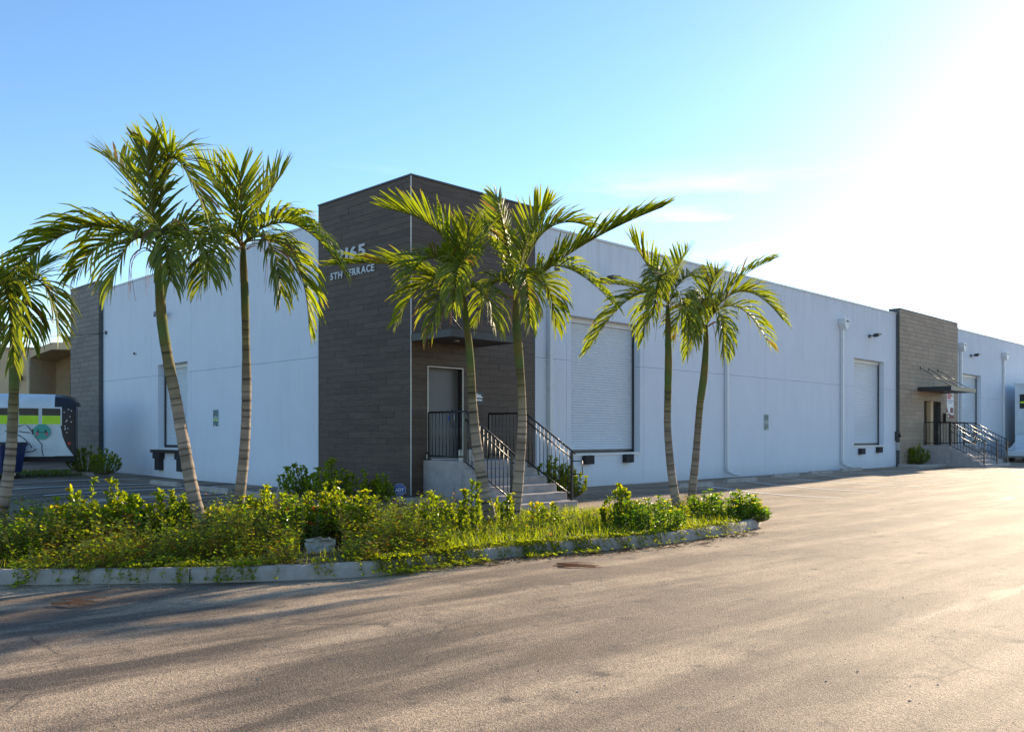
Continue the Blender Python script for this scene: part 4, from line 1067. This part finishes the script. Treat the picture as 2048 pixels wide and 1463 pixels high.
black = [(107, 792), (113, 812), (118, 835), (121, 852), (125, 872), (134, 894), (143, 906), (120, 906)]
m = MB(); poly = [(bx_(px), bz_(py) - O) for px, py in ((115.2, 812), (118, 835), (121, 852), (122.5, 862), (115.2, 840))]
m.prism(poly[::-1], lambda u, v, k: (u, -.004 * k + .001, v))
m2 = MB(); curve = [(bx_(px), bz_(py) - O) for px, py in ((114, 812), (118, 832), (121, 852), (125, 872), (133, 892), (146, 909))]
low = [(bx_(114), bz_(911) - O)]; m2.prism([(-.63, bz_(850) - O), (-.63, bz_(911) - O)] + [(bx_(147), bz_(911) - O)] + curve[::-1][:-2] + [(bx_(121), bz_(850) - O)], lambda u, v, k: (u, .02 - .026 * k, v)); m2.build('skirt_panel', M['bus_white'], bus)
for x0, x1 in ((84, 121), (38, 77), (-8, 31), (-54, -15), (-100, -61)):
    wf = MB(); wf.box(bx_(x0) - .04, bx_(x1) + .04, -.015, .01, bz_(849) - O - .03, bz_(816) - O + .03); w = wf.build('window_frame', M['bus_white'], bus)
    MB().box(bx_(x0), bx_(x1), -.02, -.0155, bz_(831) - O, bz_(817) - O).build('pane', M['glass'], w); MB().box(bx_(x0), bx_(x1), -.022, -.0155, bz_(848) - O, bz_(831) - O - .004).build('lime_shade', M['lime'], w)
for py in (853, 876, 896): MB().box(-8.9, bx_(112), -.012, -.001, bz_(py) - O - .008, bz_(py) - O + .008).build('side_moulding', M['bus_white'], bus)
MB().box(-9.0, bx_(150), .05, 2.0, .50, .668).build('chassis', M['rubber'], bus)
st_ = MB().prism(oc(.26), lambda u, v, k: (bx_(84) + u, -.02 - .03 * k, bz_(863) - O + v)).build('stop_paddle', M['teal'], bus)
for x, z, w, h, mk in ((-.11, .03, .04, .07, 'bus_black'), (.11, .03, .04, .07, 'bus_black'), (0, -.02, .30, .022, 'bus_black'), (-.14, -.07, .07, .10, 'pink'), (.14, -.07, .07, .10, 'pink')): MB().cbox((bx_(84) + x, -.053, bz_(863) - O + z), (w, .006, h)).build('painted_mark', M[mk], st_)
MB().cbox((bx_(66.5), -.02, bz_(863) - O), (.07, .04, .17)).build('paddle_hinge', M['bus_black'], bus)
for k, pl in enumerate((((52, 848), (62, 860), (72, 875), (84, 888), (84, 900), (87, 911)), ((12, 853), (25, 851), (34, 854), (45, 850), (52, 848)), ((25, 872), (38, 870), (48, 876), (60, 888), (64, 895)), ((52, 903), (66, 901), (73, 896)), ((0, 846), (20, 850), (32, 858), (10, 862)), ((38, 862), (48, 864), (60, 865)))):
    MB().tube([(bx_(a), -.005, bz_(b) - O) for a, b in pl], .014, 5).build('painted_branch', M['bus_black'], bus)
rs_ = random.Random(2)
for k in range(14): MB().tube([(rs_.uniform(-.50, -.1), -.002 + .02, rs_.uniform(1.0, 2.2)), (0, 0, 0)], .02, 6) if False else MB().cbox((rs_.uniform(-.48, -.12), .001, rs_.uniform(1.3, 2.2)), (.03, .012, .03)).build('painted_star', M['sign_white'], bus)
MB().cbox((-.2, 0, bz_(886) - O), (.08, .04, .08)).build('tail_lamp', M['red'], bus)
MB().prism([(-.12, 2.36), (.10, 2.34), (.10, 2.42), (-.1, 2.48)], lambda u, v, k: (u, 1.9 - 1.7 * k, v)).build('rear_spoiler', M['bus_black'], bus)
def wheel(parent, x, y, r, w, z=None):
    z = r if z is None else z
    ty = MB().tube([(x, y, z), (x, y + w * .12, z), (x, y + w * .88, z), (x, y + w, z)], [r * .9, r, r, r * .9], 28).build('wheel', M['rubber'], parent, True)
    MB().tube([(x, y - .006, z), (x, y + .03, z)], [r * .60, r * .62], 24).build('rim', M['steel'], ty, True)
    for k in range(5):
        a = 2 * math.pi * k / 5; MB().tube([(x + math.cos(a) * .03, y - .012, z + math.sin(a) * .03), (x + math.cos(a) * r * .58, y - .008, z + math.sin(a) * r * .58)], .025, 6).build('spoke', M['steel'], ty)
    return ty
for x in (-3.2, -8.2):
    wheel(bus, x, .05, .46, .28); wheel(bus, x, 1.75, .46, .28)

# ================================================================ DUMPSTER
YD = 26.4
dp = thing('dumpster', 'navy blue wheeled dumpster in front of the bus', 'dumpster', ((52 - 1024) / F_PX * YD - .75, YD, .05), R(-3))
w = 1.9
m = MB(); lo = [(-w + .06, .12), (-.06, .12), (-.06, 1.1), (-w + .06, 1.1)]; hi = [(-w, 0), (0, 0), (0, 1.25), (-w, 1.25)]
a = [m.vert((x, y, .20)) for x, y in lo]; b = [m.vert((x, y, 1.02)) for x, y in hi]
m.face(*a[::-1]); m.face(*b)
for k in range(4): l_ = (k + 1) % 4; m.face(a[k], a[l_], b[l_], b[k])
m.build('bin', M['blue_plastic'], dp)
MB().box(-w - .04, .04, -.04, 1.29, 1.021, 1.075).build('rim', M['blue_plastic'], dp, bevel=.01)
for x0, x1 in ((-w - .02, -w / 2 - .01), (-w / 2 + .01, .02)): MB().prism([(x0, 1.076), (x1, 1.076), (x1 - .03, 1.14), (x0 + .03, 1.14)], lambda u, v, k: (u, 1.29 - 1.32 * k, v)).build('lid', M['sign_black'], dp)
for x in (-w + .28, -w / 2, -.28): MB().box(x - .03, x + .03, -.03, .14, .3, 1.0).build('rib', M['blue_plastic'], dp)
for x in (-w + .2, -.2):
    for y in (.12, 1.0): MB().tube([(x, y, .085), (x, y + .06, .085)], .085, 14).build('caster', M['rubber'], dp, True); MB().box(x - .03, x + .03, y - .02, y + .08, .10, .20).build('caster_fork', M['steel'], dp)

# ================================================================ TAN BUILDING BEHIND
YT = 44.0
def tx(px): return (px - 1024) / F_PX * YT
def tz(py): return CAM_Z + (HOR - py) / F_PX * YT
tb = thing('tan_building', 'tan single storey building with an overhanging roof behind the bus', 'building', (tx(62), YT, 0))
x0 = tx(62); MB().box(-30, 0, 0, 16, -.5, tz(698)).build('wing_wall', M['tan_wall'], tb); MB().box(.002, 22, 2.4, 16, -.5, tz(697)).build('recessed_wall', M['tan_wall'], tb)
MB().box(-30.1, .08, -.1, 16, tz(698) + .002, tz(694)).build('wing_coping', M['tan_wall'], tb)
e = [(tx(61) - x0, tz(702)), (tx(61) - x0, tz(717)), (tx(75) - x0, tz(710)), (tx(106) - x0, tz(699)), (tx(400) - x0, tz(699)), (tx(400) - x0, tz(684)), (tx(106) - x0, tz(685))]
MB().prism(e, lambda u, v, k: (u, 6 - 6.12 * k, v)).build('roof_overhang', M['tan_wall'], tb)
gt = MB().box(tx(95) - x0, tx(145) - x0, 2.30, 2.39, .0, tz(739)).build('gate', M['sign_black'], tb)
for k in range(16):
    xx = tx(95) - x0 + k * .079; MB().box(xx, xx + .045, 2.24, 2.298, .0, tz(740)).build('slat', M['brown'], gt)
MB().tube([(tx(133) - x0, 1.2, 0), (tx(133) - x0, 1.2, tz(735))], .075, 10).build('column', M['white_paint'], tb, True)
MB().tube([(tx(59) - x0, -.09, 0), (tx(59) - x0, -.09, tz(702))], .09, 10).build('downpipe', M['tan_wall'], tb, True)
MB().box(tx(28) - x0, tx(37) - x0, -.12, -.002, tz(772), tz(745)).build('window', M['glass'], tb); MB().box(tx(38) - x0, tx(45) - x0, -.25, -.002, tz(760), tz(750)).build('wall_lamp', M['dark_metal'], tb)
ac = MB().box(tx(105) - x0, tx(142) - x0, 1.0, 2.6, tz(684) + .002, tz(668)).build('rooftop_unit', M['brown'], tb, bevel=.02)
for k in range(7): MB().box(tx(105) - x0 + .06 + k * .13, tx(105) - x0 + .12 + k * .13, .985, .999, tz(683), tz(670)).build('louvre', M['dark_metal'], ac)

# ================================================================ TRUCK AND CAR AT THE FAR RIGHT
tr_w = to_world(43.0, -.45)
tk = thing('box_truck', 'white box truck at the right picture edge beyond the far steps', 'truck', tr_w + (0,), R(45))
MB().box(0, 7, -2.4, 0, 1.05, 4.25).build('cargo_box', M['bus_white'], tk, bevel=.02)
MB().box(-.03, 7.03, -2.43, .03, 4.252, 4.33).build('roof_rail', M['white_paint'], tk); MB().box(.1, 8.8, -1.9, -.5, .62, 1.04).build('chassis', M['rubber'], tk)
MB().box(-.012, -.001, -.75, -.25, 2.9, 3.7).build('label_panel', M['sign_black'], tk); MB().box(-.02, -.0125, -.72, -.28, 3.2, 3.3).build('label_stripe', M['lime'], tk)
for y in (-.3, -2.1): MB().cbox((-.02, y, 1.22), (.03, .16, .09)).build('tail_lamp', M['red'], tk)
MB().box(-.1, .0, -2.3, -.1, .62, .80).build('rear_bumper', M['steel'], tk)
MB().prism([(7.25, .6), (9.1, .6), (9.1, 1.5), (8.6, 2.6), (7.25, 2.6)], lambda u, v, k: (u, -.15 - 2.1 * k, v)).build('cab', M['bus_white'], tk, bevel=.05)
for x in (1.6, 8.2):
    for y in (-2.35, -.30): wheel(tk, x, y, .45, .25)
cr_ = to_world(38.75, -1.15)
car = thing('parked_car', 'white car nosing out below the box truck at the right picture edge', 'car', cr_ + (gz(*cr_),), R(45))
L_ = [(0, .32), (.02, .52), (.10, .66), (.9, .80), (1.15, .84), (1.9, 1.36), (2.2, 1.44), (3.2, 1.42), (3.9, 1.05), (4.25, .95), (4.28, .40), (4.1, .24), (.25, .22)]
m = MB(); cols_ = []
for y, sx, sz in ((0, .90, .0), (-.12, 1, 1), (-1.58, 1, 1), (-1.70, .90, .0)):
    cols_.append([m.vert((2.14 + (px_ - 2.14) * (1 if sz else .985), y - (.16 if y == 0 else -.16) * (max(0, pz_ - .85) / .6), pz_ if sz else .22 + (pz_ - .22) * .97)) for px_, pz_ in L_])
for a, b in zip(cols_, cols_[1:]):
    for k in range(len(L_)): l_ = (k + 1) % len(L_); m.face(a[k], a[l_], b[l_], b[k])
m.face(*cols_[0][::-1]); m.face(*cols_[-1]); m.build('body', M['bus_white'], car, smooth=False, bevel=.03)
for x in (.82, 3.40):
    wheel(car, x, -1.705, .315, .20); wheel(car, x, -.195, .315, .20)
    MB().tube([(x, -1.701, .315), (x, -1.45, .315)], .37, 24).build('wheel_arch', M['sign_black'], car, True)
MB().prism([(1.42, .90), (2.02, 1.30), (3.05, 1.32), (3.55, 1.02), (3.5, .92)], lambda u, v, k: (u, -1.60 - .07 * k - .0, v)).build('side_window', M['glass'], car)
MB().prism([(.08, .60), (.40, .66), (.52, .75), (.16, .70)], lambda u, v, k: (u, -1.45 - .245 * k, v)).build('headlight', M['glass'], car); MB().prism([(.02, .36), (.22, .34), (.22, .48), (.02, .46)], lambda u, v, k: (u, -1.35 - .345 * k, v)).build('fog_lamp', M['sign_black'], car)
MB().box(.30, .42, -1.703, -1.69, .70, .73).build('side_lamp', M['red'], car)

# ================================================================ SMALL THINGS ON STEPS AND GROUND
def can(a, d, z, label, r=.07, h=.24, mat='trim'):
    t = thing('pale_canister', label, 'canister', to_world(a, -d) + (z,), R(45), 'small items on the step platform')
    MB().tube([(0, 0, 0), (0, 0, .01), (0, 0, h - .02), (0, 0, h)], [r * .96, r, r, r * .94], 16).build('can', M[mat], t, True); MB().tube([(0, 0, h), (0, 0, h + .012)], r * .8, 16).build('lid', M['steel'], t, True)
can(NA0 + .18, 1.10, .85, 'pale canister on the platform edge, left of the top step'); can(NA0 + .42, 1.12, .85, 'pale canister on the platform, nearer the top step')
t = thing('lantern', 'small dark lantern at the wall end of the step platform', 'lantern', to_world(NA0 + .09, -.08) + (.85,), R(45))
MB().box(-.05, .05, -.05, .05, 0, .03).build('base', M['dark_metal'], t); MB().box(-.035, .035, -.035, .035, .031, .14).build('glass', M['lens'], t); MB().prism([(-.05, .141), (.05, .141), (.0, .19)], lambda u, v, k: (u, .05 - .1 * k, v)).build('cap', M['dark_metal'], t)
# crumpled white litter on the island
X, Y, Z = gpt(640, 1106, .10); t = thing('crumpled_litter', 'crumpled white paper sack lying in the weeds behind the kerb', 'litter', (X, Y, Z + .02), .3)
m = MB(); rl = random.Random(4); N = 9
for side in (0, 1):
    for j in range(N):
        for i in range(N):
            u, v = i / (N - 1), j / (N - 1); x = (u - .5) * .36 + rl.uniform(-.02, .02); z = v * .20 * (1 - .4 * abs(u - .6)) + rl.uniform(-.015, .015); y = .12 * math.sin(u * 3 + v * 2) * v + rl.uniform(-.02, .02) + (.05 * math.sin(math.pi * u) if side else 0)
            m.vert((x, y, z))
    for j in range(N - 1):
        for i in range(N - 1): k = side * N * N + j * N + i; m.face(k, k + 1, k + N + 1, k + N)
m.build('sack', M['paper'], t)
for px, py, ln, lab in ((1155, 1133, .62, 'bundle of dead brown frond stalks on the asphalt by the kerb'), (160, 1206, .40, 'orange brown sticks on the asphalt at lower left')):
    X, Y, Z = gpt(px, py); t = thing('dead_frond_stalks', lab, 'debris', (X, Y, Z), R(rl.uniform(-4, 6)), 'dead stalks on the road')
    for k in range(9):
        y = rl.uniform(-.16, .16); a = rl.uniform(-.08, .08); l2 = ln * rl.uniform(.6, 1) / 2; z = .012 + .012 * rl.random()
        MB().tube([(-l2 + rl.uniform(-.05, .05), y - a, z), (0, y, z + .012), (l2, y + a, z)], [.006, .005, .002], 5).build('stalk', M['dead'], t)
# loose gravel and dry leaves (stuff)
pb = MB(); M['gravel'] = tinted('loose_gravel', .9)
def pebble(x, y, s, c):
    z = gz(x, y) + wob(x, y); pb.col = c; a = rl.uniform(0, 6); ids = [pb.vert((x + math.cos(a + k * 2.1) * s * rl.uniform(.7, 1.2), y + math.sin(a + k * 2.1) * s * rl.uniform(.7, 1.2), z - .002)) for k in range(3)] + [pb.vert((x + s * .2, y, z + s * .45))]
    pb.face(ids[0], ids[1], ids[3]); pb.face(ids[1], ids[2], ids[3]); pb.face(ids[2], ids[0], ids[3])
for k in range(5200):
    if k < 2600:
        a, b = rl.choice(tot[1:]); c = a.lerp(b, rl.random()); d = (b - a).normalized(); q = c - Vector((-d.y, d.x)) * (.03 + rl.expovariate(3.2))
    else: q = Vector((rl.uniform(-5.5, 4.5), rl.uniform(4.2, 10.5)))
    if in_bed(q.x, q.y, outline) or q.y < 3.8: continue
    g_ = rl.uniform(.5, 1.4); pebble(q.x, q.y, rl.uniform(.002, .007) if rl.random() > .04 else rl.uniform(.008, .016), (.30 * g_, .26 * g_, .215 * g_))
o = pb.build('loose_gravel', M['gravel']); o['kind'] = 'stuff'; o['label'] = 'loose gravel scattered along the kerb and road'
dl_ = MB()
for k in range(900):
    a, b = rl.choice(tot[8:]); c = a.lerp(b, rl.random()); d = (b - a).normalized(); q = c - Vector((-d.y, d.x)) * (.01 + abs(rl.gauss(0, .22)))
    if screen(q.x, q.y) < 960: continue
    z = gz(q.x, q.y) + wob(q.x, q.y) + .008; g_ = rl.uniform(.6, 1.3); dl_.col = rl.choice(((.28 * g_, .17 * g_, .07 * g_), (.36 * g_, .27 * g_, .14 * g_), (.20 * g_, .08 * g_, .03 * g_)))
    an = rl.uniform(0, 6.28); L2 = rl.uniform(.02, .09); wd_ = rl.uniform(.003, .010); dx, dy = math.cos(an), math.sin(an)
    ids = [dl_.vert((q.x - dx * L2, q.y - dy * L2, z)), dl_.vert((q.x - dy * wd_, q.y + dx * wd_, z + rl.uniform(.002, .012))), dl_.vert((q.x + dx * L2, q.y + dy * L2, z)), dl_.vert((q.x + dy * wd_, q.y - dx * wd_, z))]; dl_.face(*ids)
o = dl_.build('dry_leaves', M['gravel']); o['kind'] = 'stuff'; o['label'] = 'dry leaf litter along the right part of the kerb'
# grass verge under the bus
vg = MB()
for k in range(5000):
    x = rl.uniform(-22, -14.2); y = rl.uniform(26.9, 33)
    a_, b_ = to_local(x, y)
    if a_ > -.3 or y < 28.4: continue
    g_ = rl.uniform(.6, 1.3); blade(vg, x, y, gz(x, y), rl.uniform(.06, .16), .008, (.075 * g_, .12 * g_, .016), rl.uniform(.1, .9), rl.uniform(0, 6.28))
o = vg.build('grass', M['weed']); o['kind'] = 'stuff'; o['label'] = 'grass verge below the parked bus'
